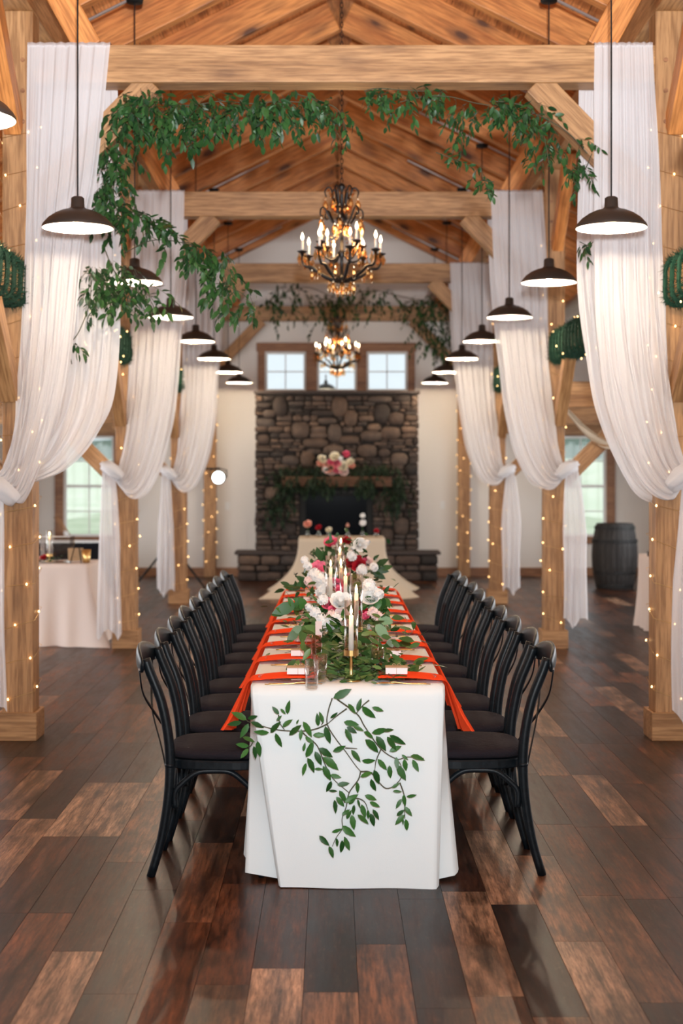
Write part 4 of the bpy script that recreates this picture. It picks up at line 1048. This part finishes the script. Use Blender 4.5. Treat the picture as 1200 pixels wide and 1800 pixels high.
# ------------------------------------------------------------------ flowers
def petal(w, h, cup, flare, n=4, m=4):
    G = []
    for i in range(m):
        t = i/(m-1); row = []
        for j in range(n):
            u = j/(n-1)*2-1; ww = w*math.sin(PI*(.18+.68*t))*.5
            row.append((cup*math.sin(t*PI*.6)*(1-.35*u*u)+flare*t*t, u*ww, h*t-.12*h*u*u*t))
        G.append(row)
    return np.array(G)
def bloom(kind, seed):
    rs_ = random.Random(seed); mb = MB()
    L = {'peony': [(.012, 5, .5, .62, .05), (.10, 6, .85, .62, .10), (.2, 7, 1.0, .62, .22), (.28, 8, 1.05, .55, .42)],
         'rose': [(.01, 4, .45, .75, 0), (.07, 5, .65, .74, .04), (.14, 6, .85, .68, .14), (.20, 6, .95, .58, .40)],
         'tulip': [(.06, 3, .75, 1.1, -.10), (.11, 3, .85, 1.05, -.10)]}[kind]
    for r0, n, w_, h_, fl_ in L:
        a0 = rs_.random()*6
        for k in range(n):
            a = a0+2*PI*k/n+rs_.uniform(-.1, .1); G = petal(w_, h_*rs_.uniform(.9, 1.1), .18, fl_)
            G[..., 0] += r0; c, s_ = math.cos(a), math.sin(a); X = G[..., 0]*c-G[..., 1]*s_; Y = G[..., 0]*s_+G[..., 1]*c
            mb.grid(np.stack([X, Y, G[..., 2]-.25], -1))
    return mb
def stock(seed):
    rs_ = np.random.RandomState(seed); mb = MB(); mb.lathe([(0, -.30), (.26, -.15), (.33, .08), (.26, .30), (0, .42)], 10)
    for k in range(36):
        d = rs_.normal(0, 1, 3); d[2] = abs(d[2])+.1; d = norm(d); c = d*np.array([.42, .42, .55])*rs_.uniform(.75, 1.05); Rm = frame(d, rs_.rand()*6)
        for j in range(5):
            a = 2*PI*j/5; ca, sa = math.cos(a), math.sin(a); q = [(0, 0, 0), (.02, .14*math.cos(a-.5), .14*math.sin(a-.5)), (.05, .21*ca, .21*sa), (.02, .14*math.cos(a+.5), .14*math.sin(a+.5))]
            mb.add(np.array(q)@Rm.T+c, [(0, 1, 2, 3)])
    return mb
FM = {}
def flower(parent, kind, colr, p, r, d=(0, -.6, .8), name=None):
    key = (kind, colr)
    if key not in FM: FM[key] = [(bloom(kind, i) if kind != 'stock' else stock(i)).mesh(kind, M[colr]) for i in range(2)]
    o = put(name or {'peony': 'peony', 'rose': 'rose', 'tulip': 'bud', 'stock': 'stock_flower'}[kind], R.choice(FM[key]), parent)
    o.location = tuple(np.array(p)-np.array(parent.location)); o.rotation_mode = 'QUATERNION'
    dd = norm(np.array(d)+np.array([R.uniform(-.3, .3), R.uniform(-.2, .2), R.uniform(-.15, .15)])); o.rotation_quaternion = Vector(dd).to_track_quat('Z', 'Y'); s = r/(.46 if kind == 'stock' else .66); o.scale = (s, s, s)
    return o
def arrangement(x, y, z, lab, blooms, leaves, vase=True, m='leaf', vr_=.045, vh=None):
    root = tag(empty('flower_arrangement', (x, y, z)), lab, 'flowers', 'flower arrangements')
    if vase:
        h = vh or .09; MB().lathe([(0, 0), (vr_*.8, 0), (vr_, .02), (vr_, h), (vr_*.9, h), (vr_*.9, .02), (0, .01)], 20).build('vase', M['vase'], root, smooth=True)
    for b in blooms: flower(root, *b)
    if leaves: leafset(root, leaves, m, 300)
    return root
M['vase'] = mat('green_vase', (.01, .05, .025), .15)
def fpx(kind, c, px, py, D, rpx, d=(0, -.7, .6)): return (kind, c, P(px, py, D), rpx*D/F, d)
def lpx(items, Ll, rs, face=None):
    out = []
    for (x0, y0, x1, y1, D) in items:
        a, b = np.array(P(x0, y0, D)), np.array(P(x1, y1, D-rs.uniform(-.01, .03))); out.append((a, b-a, np.linalg.norm(b-a), 3 if np.linalg.norm(b-a) > .07 else rs.randint(0, 3), rs.uniform(-.4, .4), (0, -1, .3)))
    return out
def fill(px, py, D, n, sp, Ll, rs):
    c = np.array(P(px, py, D)); out = []
    for _ in range(n):
        p = c+rs.normal(0, 1, 3)*np.array(sp); d = norm(rs.normal(0, 1, 3)+[0, -.3, .2]); out.append((p, d, Ll*rs.uniform(.7, 1.3), rs.randint(0, 4), rs.normal(0, .6), None))
    return out
rs = np.random.RandomState(3)
D1 = 6.55
A1 = arrangement(.03, 6.75, ZT, 'nearest flower arrangement, white peonies and white stock with pink roses behind the front candle',
  [fpx('peony', 'fwhite', 598, 1058, D1-.2, 15), fpx('peony', 'fblush', 600, 1088, D1-.22, 15), fpx('peony', 'fwhite', 652, 1050, D1-.2, 15), fpx('tulip', 'fwhite', 648, 1104, D1-.2, 11, (.1, -.9, .5)),
   fpx('rose', 'fpink', 577, 1063, D1, 11), fpx('rose', 'fpink', 603, 1085, D1-.05, 9), fpx('rose', 'fpink', 585, 1072, D1-.1, 8), fpx('rose', 'fred', 640, 1077, D1-.08, 10), fpx('rose', 'fred', 632, 1060, D1+.05, 9), fpx('rose', 'fpink', 643, 1084, D1-.14, 8),
   fpx('stock', 'fwhite', 562, 1092, D1-.22, 14), fpx('stock', 'fwhite', 575, 1098, D1-.22, 13), fpx('stock', 'fwhite', 590, 1092, D1-.22, 14), fpx('stock', 'fwhite', 553, 1078, D1-.22, 10), fpx('stock', 'fwhite', 567, 1055, D1-.22, 10),
   fpx('stock', 'fblush', 655, 1078, D1-.22, 10), fpx('stock', 'fblush', 666, 1086, D1-.22, 10), fpx('stock', 'fblush', 582, 1082, D1-.22, 9), fpx('stock', 'fwhite', 665, 1045, D1-.22, 9), fpx('stock', 'fwhite', 648, 1030, D1-.22, 12), fpx('stock', 'fwhite', 543, 1068, D1-.22, 7)],
  fill(592, 1125, 6.25, 60, (.045, .04, .045), .065, rs)+fill(600, 1085, D1+.05, 130, (.11, .08, .05), .055, rs)+fill(560, 1085, D1, 40, (.06, .05, .03), .05, rs)+fill(662, 1068, D1, 40, (.05, .05, .05), .05, rs)
  +lpx([(655, 1060, 648, 1082, D1-.2), (668, 1052, 660, 1074, D1-.2), (675, 1050, 672, 1075, D1-.2), (640, 1050, 660, 1058, D1-.2), (675, 1042, 684, 1030, D1-.2), (530, 1070, 505, 1062, D1-.2), (520, 1062, 478, 1078, D1-.3), (505, 1075, 475, 1080, D1-.3), (540, 1062, 515, 1052, D1-.2), (515, 1068, 508, 1050, D1-.3), (520, 1070, 522, 1052, D1-.3), (528, 1072, 533, 1055, D1-.3), (500, 1078, 488, 1068, D1-.3), (530, 1082, 518, 1090, D1-.3), (535, 1078, 548, 1086, D1-.3)], .05, rs), m='leaf', vh=.07)
leafset(A1, lpx([(536, 1098, 528, 1132, 6.2), (525, 1105, 504, 1130, 6.2), (530, 1100, 508, 1118, 6.2), (560, 1110, 535, 1100, 6.2), (545, 1092, 528, 1088, 6.2), (520, 1160, 501, 1178, 5.7), (525, 1160, 518, 1176, 5.7), (545, 1140, 532, 1162, 5.7)], .08, rs), 'leafolive', 300)
leafset(A1, lpx([(660, 1096, 684, 1126, 6.2), (664, 1088, 692, 1090, 6.2), (668, 1094, 690, 1094, 6.2)], .09, rs), 'leafpale', 300)
D2 = 7.75
arrangement(-.09, 7.95, ZT, 'second flower arrangement, pink peony above white stock on the left of the candles',
  [fpx('rose', 'fpink', 560, 998, D2, 12), fpx('peony', 'fpink', 556, 1002, D2-.05, 11), fpx('stock', 'fwhite', 562, 1020, D2-.22, 14), fpx('stock', 'fwhite', 572, 1032, D2-.22, 14), fpx('stock', 'fwhite', 552, 1012, D2-.22, 12), fpx('stock', 'fwhite', 566, 1040, D2-.22, 13), fpx('stock', 'fblush', 543, 1022, D2-.22, 9), fpx('stock', 'fwhite', 540, 995, D2-.22, 8), fpx('stock', 'fwhite', 535, 985, D2-.22, 7), fpx('rose', 'fpink', 590, 1030, D2-.1, 13), fpx('rose', 'fpink', 596, 1038, D2-.15, 8)],
  fill(558, 1030, D2, 70, (.07, .06, .05), .05, rs)+fill(565, 990, D2+.1, 26, (.05, .05, .05), .05, rs)+lpx([(530, 1030, 505, 1035, D2), (522, 1035, 498, 1030, D2), (540, 1025, 520, 1012, D2), (535, 1035, 528, 1015, D2), (510, 1030, 492, 1022, D2), (500, 1036, 482, 1040, D2), (565, 985, 556, 962, D2), (570, 985, 574, 965, D2), (563, 980, 550, 970, D2)], .05, rs), m='leafdark', vh=.07)
D3 = 8.75
arrangement(.12, 8.9, ZT, 'third flower arrangement, deep red roses and white orchids on the right of the candles',
  [fpx('peony', 'fred', 622, 990, D3, 13), fpx('rose', 'fred', 632, 996, D3-.05, 12), fpx('rose', 'fblush', 645, 990, D3, 11), fpx('tulip', 'fpink', 640, 985, D3, 8), fpx('peony', 'fwhite', 632, 958, D3, 10, (.4, -.8, .2)), fpx('tulip', 'fwhite', 624, 966, D3, 9, (-.5, -.7, .4)), fpx('tulip', 'fwhite', 642, 955, D3, 9, (.6, -.6, .5)), fpx('stock', 'fwhite', 618, 978, D3-.22, 9), fpx('stock', 'fwhite', 636, 1003, D3-.22, 10), fpx('rose', 'fpink', 582, 954, D3+.2, 11), fpx('rose', 'fred', 609, 952, D3+.3, 8), fpx('stock', 'fwhite', 656, 998, D3-.22, 8), fpx('rose', 'fpink', 612, 1015, D3-.3, 7)],
  fill(625, 1000, D3, 80, (.08, .06, .05), .055, rs)+fill(600, 985, D3, 50, (.05, .05, .06), .05, rs)+lpx([(660, 1000, 684, 1005, D3), (655, 1005, 678, 1018, D3), (660, 995, 682, 982, D3), (668, 1000, 690, 995, D3), (655, 985, 665, 975, D3), (620, 960, 628, 945, D3)], .05, rs), m='leafdark', vh=.07)
arrangement(0.02, 9.8, ZT, 'farthest flower arrangement on the long table, dark foliage with pink rose', [fpx('rose', 'fpink', 578, 952, 9.6, 8), fpx('rose', 'fred', 606, 950, 9.7, 7)], fill(595, 975, 9.7, 60, (.10, .06, .06), .06, rs), m='leafdark', vh=.07)
# bud vases on the head table
for px, py, kind, c, r_, lab in ((541, 922, 'rose', 'fpeach', 8, 'peach rose'), (560, 928, 'rose', 'fred', 6, 'dark pink rose'), (578, 932, 'rose', 'fcream', 6, 'cream rose'), (611, 924, 'tulip', 'fpeach', 6, 'coral tulip'), (637, 920, 'stock', 'fwhite', 7, 'white stock spike'), (661, 934, 'rose', 'fred', 5, 'deep red rose')):
    p = P(px, py, 18.25); r = tag(empty('bud_vase', (p.x, p.y, .735)), 'small bud vase with a single %s on the head table' % lab, 'vase', 'bud vases on the head table')
    MB().lathe([(0, 0), (.028, 0), (.034, .03), (.014, .07), (.018, .085), (.016, .085), (.012, .07), (.03, .03), (0, .006)], 16).build('vase', M['glass'], r, smooth=True)
    MB().tube([(0, 0, .01), (0, 0, p.z-.735-.02)], .003, 5).build('stem', M['leaf'], r)
    flower(r, kind, c, p, r_*18.25/F*.85, (0, -.7, .6), 'bloom')
    if lab.startswith('white'): flower(r, kind, c, (p.x, p.y, p.z+.09), .035, (0, -.4, .9), 'bloom')
# ------------------------------------------------------------------ stone fireplace
YF0 = 20.97                      # face of the chimney breast
M['mortar'] = mat('mortar', (.018, .014, .012), .95)
sm = mat('field_stone', (.1, .07, .05), .8)
oi = nn(sm, 'ShaderNodeObjectInfo'); ra = ramp(sm, [(0, (.018, .015, .014)), (.25, (.055, .037, .030)), (.5, (.095, .062, .045)), (.75, (.060, .048, .043)), (1, (.16, .105, .075))])
lk(sm, oi.outputs['Random'], ra.inputs[0]); n1 = noise(sm, objvec(sm), 9, 6, .65); r1 = ramp(sm, [(.3, (.6, .6, .6)), (.7, (1.3, 1.25, 1.2))]); lk(sm, n1, r1.inputs[0])
lk(sm, mix(sm, 1., ra.outputs[0], r1.outputs[0], 'MULTIPLY'), bsdf(sm).inputs['Base Color']); bump(sm, n1, .6, .02)
M['stone'] = sm
M['slab'] = mat('slab_stone', (.045, .032, .028), .7); bump(M['slab'], noise(M['slab'], objvec(M['slab'], rnd=False), 14, 5), .5, .02)
def stone(parent, x, z, w, h, seed, y=0, depth=.05, e=.55, poly=None, side=None):
    rs_ = random.Random(seed); n = 14; out = []
    for k in range(n):
        t = 2*PI*(k+.5)/n; c, s_ = math.cos(t), math.sin(t); j = rs_.uniform(.93, 1.05)
        out.append((math.copysign(abs(c)**e, c)*w/2*j, math.copysign(abs(s_)**e, s_)*h/2*rs_.uniform(.93, 1.05)))
    d = depth*rs_.uniform(.7, 1.25); V = []
    for g, yy in ((1.0, .02), (1.0, -d*.55), (.90, -d*.92)): V += [(a*g, yy, b*g) for a, b in out]
    V.append((rs_.uniform(-.1, .1)*w, -d*1.12, rs_.uniform(-.1, .1)*h))
    Fc = [(r*n+k, r*n+(k+1) % n, (r+1)*n+(k+1) % n, (r+1)*n+k) for r in range(2) for k in range(n)]+[(2*n+k, 2*n+(k+1) % n, 3*n) for k in range(n)]
    b = MB(); b.add(V, Fc); o = b.build('stone', M['stone'], parent, smooth=True)
    if side: o.location = (side, y, z); o.rotation_euler = (0, 0, PI/2 if side > 0 else -PI/2)
    else: o.location = (x, y, z)
    return o
fp = tag(empty('stone_fireplace', (0, YF0, 0)), 'wide floor-to-window fieldstone chimney breast with black firebox at the end wall', 'fireplace')
FX0, FX1, FZ = -1.195, 1.19, 2.73
HX0, HX1, HZ0, HZ1 = -.55, .53, .44, 1.36
core = MB()
for q in ((FX0+.02, HX0, 0, FZ), (HX1, FX1-.02, 0, FZ), (HX0, HX1, HZ1, FZ), (HX0, HX1, 0, HZ0)): core.box(q[0], q[1], 0, YB-YF0, q[2], q[3])
core.build('mortar_core', M['mortar'], fp)
MB().box(FX0-.03, FX1+.03, -.06, YB-YF0-.035, FZ, FZ+.045).build('top_slab', M['slab'], fp, bevel=.008)
cell = .01; NX, NZ = int((FX1-FX0)/cell), int(FZ/cell); occ = np.zeros((NX, NZ), bool)
def mark(x0, x1, z0, z1, ell=False):
    i0, i1, j0, j1 = [int(round(v/cell)) for v in (x0-FX0, x1-FX0, z0, z1)]
    for i in range(max(i0, 0), min(i1, NX)):
        for j in range(max(j0, 0), min(j1, NZ)):
            if not ell or abs((i-(i0+i1)/2)/max(1, (i1-i0)/2))**2.6+abs((j-(j0+j1)/2)/max(1, (j1-j0)/2))**2.6 < 1: occ[i, j] = True
mark(HX0, HX1, HZ0, HZ1); mark(FX0, FX1, 0, .40)
big = [(208,140,100,140),(350,305,128,120),(105,255,138,72),(625,140,112,145),(705,220,92,122),(590,325,98,128),(925,190,112,140),(1025,225,112,92),(985,325,142,92),(870,285,97,52),(850,345,152,77),(690,372,157,57),(455,395,182,67),(585,445,152,72),(820,450,142,92),(280,520,122,72),(1045,510,122,92),(1130,585,95,77),(540,240,132,47),(505,185,162,47),(910,90,172,47),(1065,85,122,47),(940,465,82,62),(90,370,87,72),(400,510,102,122),(445,455,102,47),(480,340,132,52),(130,190,92,57),(90,135,102,42)]
sd = 100
for (cx, cy, w_, h_) in big:
    p = P(440+cx/4, 680+cy/4, YF0); w2, h2 = w_/4*YF0/F, h_/4*YF0/F
    stone(fp, p.x, p.z, w2*1.0, h2*1.0, sd, 0, .065, .72); sd += 1; mark(p.x-w2/2-.008, p.x+w2/2+.008, p.z-h2/2-.008, p.z+h2/2+.008, True)
# more boulders low on the breast
for (px, py, w_, h_) in [(672, 880, 28, 36), (520, 885, 22, 26), (480, 868, 30, 24), (700, 888, 24, 18), (465, 905, 34, 16), (705, 925, 26, 30), (690, 905, 34, 14), (480, 925, 30, 18), (508, 930, 24, 22), (500, 862, 26, 14), (680, 940, 22, 22)]:
    p = P(px, py, YF0); w2, h2 = w_*YF0/F, h_*YF0/F
    if p.z > .42 and not (HX0-w2/2 < p.x < HX1+w2/2 and p.z < HZ1+h2/2): stone(fp, p.x, p.z, w2, h2, sd, 0, .06, .65); sd += 1; mark(p.x-w2/2-.006, p.x+w2/2+.006, p.z-h2/2-.006, p.z+h2/2+.006, True)
z = .41; nst = 0
while z < FZ-.03:
    h = R.choice([.045, .06, .07, .08, .095]); h = min(h, FZ-z)
    j0, j1 = int(z/cell), max(int((z+h)/cell), int(z/cell)+1); fr = occ[:, j0:j1].mean(1) < .38
    i = 0
    while i < NX:
        if not fr[i]: i += 1; continue
        k = i
        while k < NX and fr[k]: k += 1
        x = FX0+i*cell; xe = FX0+k*cell
        while xe-x > .035:
            w_ = min(R.uniform(.09, .26), xe-x)
            if xe-x-w_ < .06: w_ = xe-x
            stone(fp, x+w_/2, z+h/2, w_-.010, h-.008, sd, 0, .045, .42); sd += 1; nst += 1; x += w_
        i = k
    z += h
for s_, xx in ((-1, FX0+.02), (1, FX1-.02)):
    z = .43
    while z < FZ-.06:
        h = R.uniform(.08, .16); h = min(h, FZ-z)
        for yy in (.14, .42): stone(fp, 0, z+h/2, .26, h-.01, sd, yy, .035, .45, side=xx); sd += 1
        z += h
# firebox
MB().box(HX0, HX1, .22, .30, HZ0, HZ1).build('firebox_back', M['black'], fp)
fr_ = MB()
for q in ((HX0, HX0+.09, HZ0, HZ1), (HX1-.09, HX1, HZ0, HZ1), (HX0+.09, HX1-.09, HZ1-.14, HZ1), (HX0+.09, HX1-.09, HZ0, HZ0+.10)): fr_.box(q[0], q[1], .01, .05, q[2], q[3])
fr_.build('firebox_surround', M['black'], fp, bevel=.004)
MB().box(HX0+.09, HX1-.09, .035, .042, HZ0+.10, HZ1-.14).build('firebox_glass', mat('dark_glass', (.004, .005, .007), .12, Specular_IOR_Level=.03), fp)
for i in range(9): MB().box(HX0+.12+i*.1, HX0+.19+i*.1, .004, .012, HZ1-.085, HZ1-.075).build('louvre', M['satin'], fp)
# hearth
hr = tag(empty('stone_hearth', (0, 20.5, 0)), 'raised fieldstone hearth with a dark slab top in front of the fireplace', 'hearth')
HA, HB_ = -1.44, 1.455
MB().box(HA+.03, HB_-.03, .03, YF0-20.5, 0, .385).build('mortar_core', M['mortar'], hr)
for i in range(4):
    a = HA-.04+i*(HB_-HA+.08)/4; MB().box(a+.003, a+(HB_-HA+.08)/4-.003, -.03, YF0-20.5, .385, .43).build('slab', M['slab'], hr, bevel=.006)
z = .0
for h in (.14, .09, .15):
    x = HA
    while x < HB_-.02:
        w_ = min(R.uniform(.12, .38), HB_-x); w_ = HB_-x if HB_-x-w_ < .08 else w_
        stone(hr, x+w_/2, z+h/2, w_-.012, h-.010, sd, .03, .05, .5); sd += 1; x += w_
    for xx in (HA+.03, HB_-.03): stone(hr, 0, z+h/2, .24, h-.01, sd, .17, .03, .5, side=xx); sd += 1
    z += h
M['mantelwood'] = wood('mantel_wood', (.13, .055, .020), (.06, .022, .008), 'X', .7, 0)
# mantel with greenery and bouquet
mt = MB().box(-.80, .80, -.24, 0, 0, .15).build('mantel', M['mantelwood'], loc=(-.005, YF0-.04, 1.36), bevel=.008); tag(mt, 'rough timber mantel beam across the stone chimney breast', 'mantel')
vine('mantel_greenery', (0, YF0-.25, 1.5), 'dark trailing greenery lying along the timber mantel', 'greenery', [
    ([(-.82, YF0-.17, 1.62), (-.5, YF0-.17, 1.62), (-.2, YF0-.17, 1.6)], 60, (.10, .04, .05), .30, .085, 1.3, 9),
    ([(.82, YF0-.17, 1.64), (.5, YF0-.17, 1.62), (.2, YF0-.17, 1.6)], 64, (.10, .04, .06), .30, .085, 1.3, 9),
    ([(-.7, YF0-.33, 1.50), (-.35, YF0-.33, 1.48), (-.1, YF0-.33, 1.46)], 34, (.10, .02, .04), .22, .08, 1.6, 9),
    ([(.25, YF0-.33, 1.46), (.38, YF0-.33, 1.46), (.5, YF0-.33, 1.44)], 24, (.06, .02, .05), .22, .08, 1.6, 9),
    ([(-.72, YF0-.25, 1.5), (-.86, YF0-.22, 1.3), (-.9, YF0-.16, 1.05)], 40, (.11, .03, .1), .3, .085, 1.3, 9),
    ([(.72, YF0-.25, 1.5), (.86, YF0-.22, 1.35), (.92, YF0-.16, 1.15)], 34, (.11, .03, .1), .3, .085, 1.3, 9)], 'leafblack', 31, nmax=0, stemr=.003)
rs = np.random.RandomState(8); DB = YF0-.20
bl = []
for (px, py, k, c, r_) in [(588, 803, 'peony', 'fcream', 7), (566, 808, 'peony', 'fcream', 7), (563, 815, 'rose', 'fpeach', 6), (577, 822, 'peony', 'fpeach', 9), (590, 815, 'rose', 'fpink', 8), (602, 820, 'peony', 'fcream', 8), (616, 812, 'peony', 'fcream', 6), (617, 819, 'rose', 'fpeach', 6), (608, 799, 'rose', 'fpink', 6), (584, 830, 'peony', 'fblush', 7), (592, 827, 'rose', 'fpink', 8), (603, 829, 'peony', 'fblush', 7), (580, 813, 'rose', 'fpink', 6), (572, 827, 'stock', 'fwhite', 6), (598, 806, 'stock', 'fwhite', 5)]:
    bl.append((k, c, P(px, py, DB), r_*DB/F, (0, -.8, .5)))
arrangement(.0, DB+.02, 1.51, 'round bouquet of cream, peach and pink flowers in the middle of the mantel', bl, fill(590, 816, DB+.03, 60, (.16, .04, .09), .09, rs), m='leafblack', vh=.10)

# ------------------------------------------------------------------ whisky-type barrel
br = tag(empty('wooden_barrel', (3.76, 19.3, 0)), 'dark weathered wooden barrel standing in the right aisle below the window', 'barrel')
M['stave'] = wood('barrel_oak', (.035, .032, .031), (.010, .008, .008), 'Z', .7, 0)
prof = [(0, .245), (.12, .275), (.3, .302), (.44, .308), (.58, .302), (.76, .275), (.88, .245)]
for k in range(26):
    a0, a1 = 2*PI*k/26+.008, 2*PI*(k+1)/26-.008; G = []
    for z, r_ in prof: G.append([((r_-.02)*math.cos(a0), (r_-.02)*math.sin(a0), z), (r_*math.cos(a0), r_*math.sin(a0), z), (r_*math.cos((a0+a1)/2)*1.004, r_*math.sin((a0+a1)/2)*1.004, z), (r_*math.cos(a1), r_*math.sin(a1), z), ((r_-.02)*math.cos(a1), (r_-.02)*math.sin(a1), z)])
    MB().grid(np.array(G)).build('stave', M['stave'], br)
for z, r_ in ((.03, .256), (.20, .290), (.62, .303), (.80, .270)): MB().lathe([(r_-.004, 0), (r_+.004, 0), (r_+.004, .045), (r_-.004, .045)], 32, close=True).build('hoop', M['hoop'] if 'hoop' in M else M.setdefault('hoop', mat('iron_hoop', (.02, .02, .02), .5, .6)), br, loc=(0, 0, z))
MB().lathe([(0, 0), (.238, 0), (.238, .02), (0, .02)], 30).build('head', M['stave'], br, loc=(0, 0, .845))

# ------------------------------------------------------------------ light stand behind the third left post
sx, sy = -2.27, 19.3
ls = tag(empty('light_stand', (sx, sy, 0)), 'black tripod light stand half hidden behind the third left post', 'stand')
MB().tube([(0, 0, .35), (0, 0, 1.62)], .018, 10).build('pole', M['black'], ls)
for a in (-.25, PI+.25, PI/2+.1): MB().tube([(0, 0, .62), (.50*math.cos(a), .50*math.sin(a), .012)], .014, 8).build('leg', M['black'], ls)
MB().tube([(-.10, 0, 1.62), (.68, 0, 1.62)], .014, 8).build('crossbar', M['black'], ls)
hd = tag(empty('stage_light', (sx+.66, sy-.05, 1.50)), 'round stage light with glaring white lens beside the third left curtain', 'lamp')
MB().lathe([(0, -.10), (.06, -.10), (.085, .0), (.095, .05), (.088, .05), (.078, .0), (0, -.02)], 24).build('housing', M['black'], hd, smooth=True).rotation_euler = (PI/2, .0, .15)
MB().lathe([(0, 0), (.083, 0), (.075, .010), (0, .014)], 24).build('lens', M['spotface'], hd, smooth=True, loc=(0, -.035, 0)).rotation_euler = (PI/2, 0, .15)
MB().tube([(-.11, .0, 0), (-.11, .0, .10), (0, .0, .13), (.11, .0, .10), (.11, .0, 0)], .008, 6).build('yoke', M['black'], hd)

# ------------------------------------------------------------------ things on the left side table
zt = .737
cb = tag(empty('card_box', (-2.62, 13.2, zt)), 'clear acrylic card box with its lid tilted open on the left side table', 'box')
for q in ((-.14, .14, -.12, -.115, 0, .24), (-.14, .14, .115, .12, 0, .24), (-.14, -.135, -.115, .115, 0, .24), (.135, .14, -.115, .115, 0, .24), (-.135, .135, -.115, .115, 0, .005)): MB().box(*q).build('panel', M['glass'], cb)
l_ = MB().box(-.14, .0, -.12, .12, 0, .006).build('lid', M['glass'], cb); l_.location = (.10, 0, .245); l_.rotation_euler = (0, .98, 0); l_.scale = (1.5, 1, 1)
MB().tube([(-.14, -.12, .24), (.14, -.12, .24)], .006, 6).build('rim', M['silver'], cb)
p = P(87, 990, 13.0); candlestick(p.x, 13.0, .80, .24, .19, 'gold candle holder with lit taper on the left side table')
ez = tag(empty('table_sign', (-2.42, 13.05, zt)), 'small tan card sign leaning on a dark little easel, left side table', 'sign')
o = MB().box(-.07, .07, 0, .005, .02, .14).build('card', M['twine'], ez); o.rotation_euler = (-.25, 0, .3)
for x_ in (-.05, .05): MB().tube([(x_, -.015, 0), (x_*.4, .035, .15)], .005, 6).build('leg', M['black'], ez)
cup = MB().lathe([(0, 0), (.03, 0), (.035, .01), (.045, .12), (.042, .12), (.03, .012), (0, .012)], 20).build('gold_cup', M['gold'], smooth=True, loc=(-2.335, 13.1, zt)); tag(cup, 'gold cup near the corner of the left side table', 'cup')
rs = np.random.RandomState(12)
arrangement(-2.72, 13.0, zt, 'few red and orange blooms with leaves lying on the left side table', [('rose', 'fred', (-2.70, 12.98, zt+.05), .03), ('rose', 'fpeach', (-2.76, 12.98, zt+.04), .028)],
            [((-2.72+rs.normal(0, .10), 12.98+rs.normal(0, .03), zt+.03+abs(rs.normal(0, .02))), rs.normal(0, 1, 3)*[1, 1, .3], .05, 1, 0, None) for _ in range(26)], vase=False, m='leafdark')
# items on the right aisle table
MB_ = MB().box(-.05, .05, -.05, .05, 0, .05).build('black_case', M['black'], loc=(3.10, 14.05, zt), bevel=.004); tag(MB_, 'small black case on the blush-clothed table at the right', 'case')
# swag under the second right aisle beam
G = []
for i in range(20):
    t = i/19; x = 2.02+.62*t; zz = 2.13-.30*math.sin(PI*t*.62)*1.0; G.append([(x+.02*math.sin(k), BENT[1]+.02-.03*math.sin(k*1.7+t*6), zz-.10*(k/7)*math.sin(PI*min(1, t*1.1+.05))) for k in range(8)])
o = MB().grid(np.array(G)).build('fabric_swag', M['sheer'], smooth=True); o.data.materials[0] = M['ivory']; tag(o, 'pale fabric swag hanging under the second right aisle beam', 'swag')
# wall fittings
for x_, z_, w_, h_, nm, lab in ((-1.66, 1.06, .07, .12, 'wall_switch', 'white switch plate left of the fireplace'), (1.60, 1.08, .07, .12, 'wall_switch', 'white switch plate right of the fireplace'), (-1.58, .62, .44, .44, 'access_panel', 'square flush panel low on the wall left of the fireplace')):
    o = tag(empty(nm, (x_, YB, z_)), lab, 'switch' if 'switch' in nm else 'panel')
    MB().box(-w_/2, w_/2, -.008, 0, -h_/2, h_/2).build('plate', M['whitepaint'] if 'switch' in nm else M['wall'], o, bevel=.002)
    if 'switch' in nm: MB().box(-.006, .006, -.018, -.008, -.014, .014).build('toggle', M['whitepaint'], o)
# dome lamp added behind the middle high window to stand for a reflection
pl = tag(empty('reflection_lamp', (-.17, 22.0, 2.86)), 'small dark dome lamp added as a reflection low in the middle high window', 'lamp')
for k in ('shade', 'shade_lining', 'bulb'): put(k, pendant.m[k], pl)
MB().tube(cr([(0, 0, .165), (0, 0, .24), (0, -.12, .26), (0, -.24, .16)], 14), .012, 8).build('arm', M['black'], pl)
pl.scale = (.8, .8, .8)
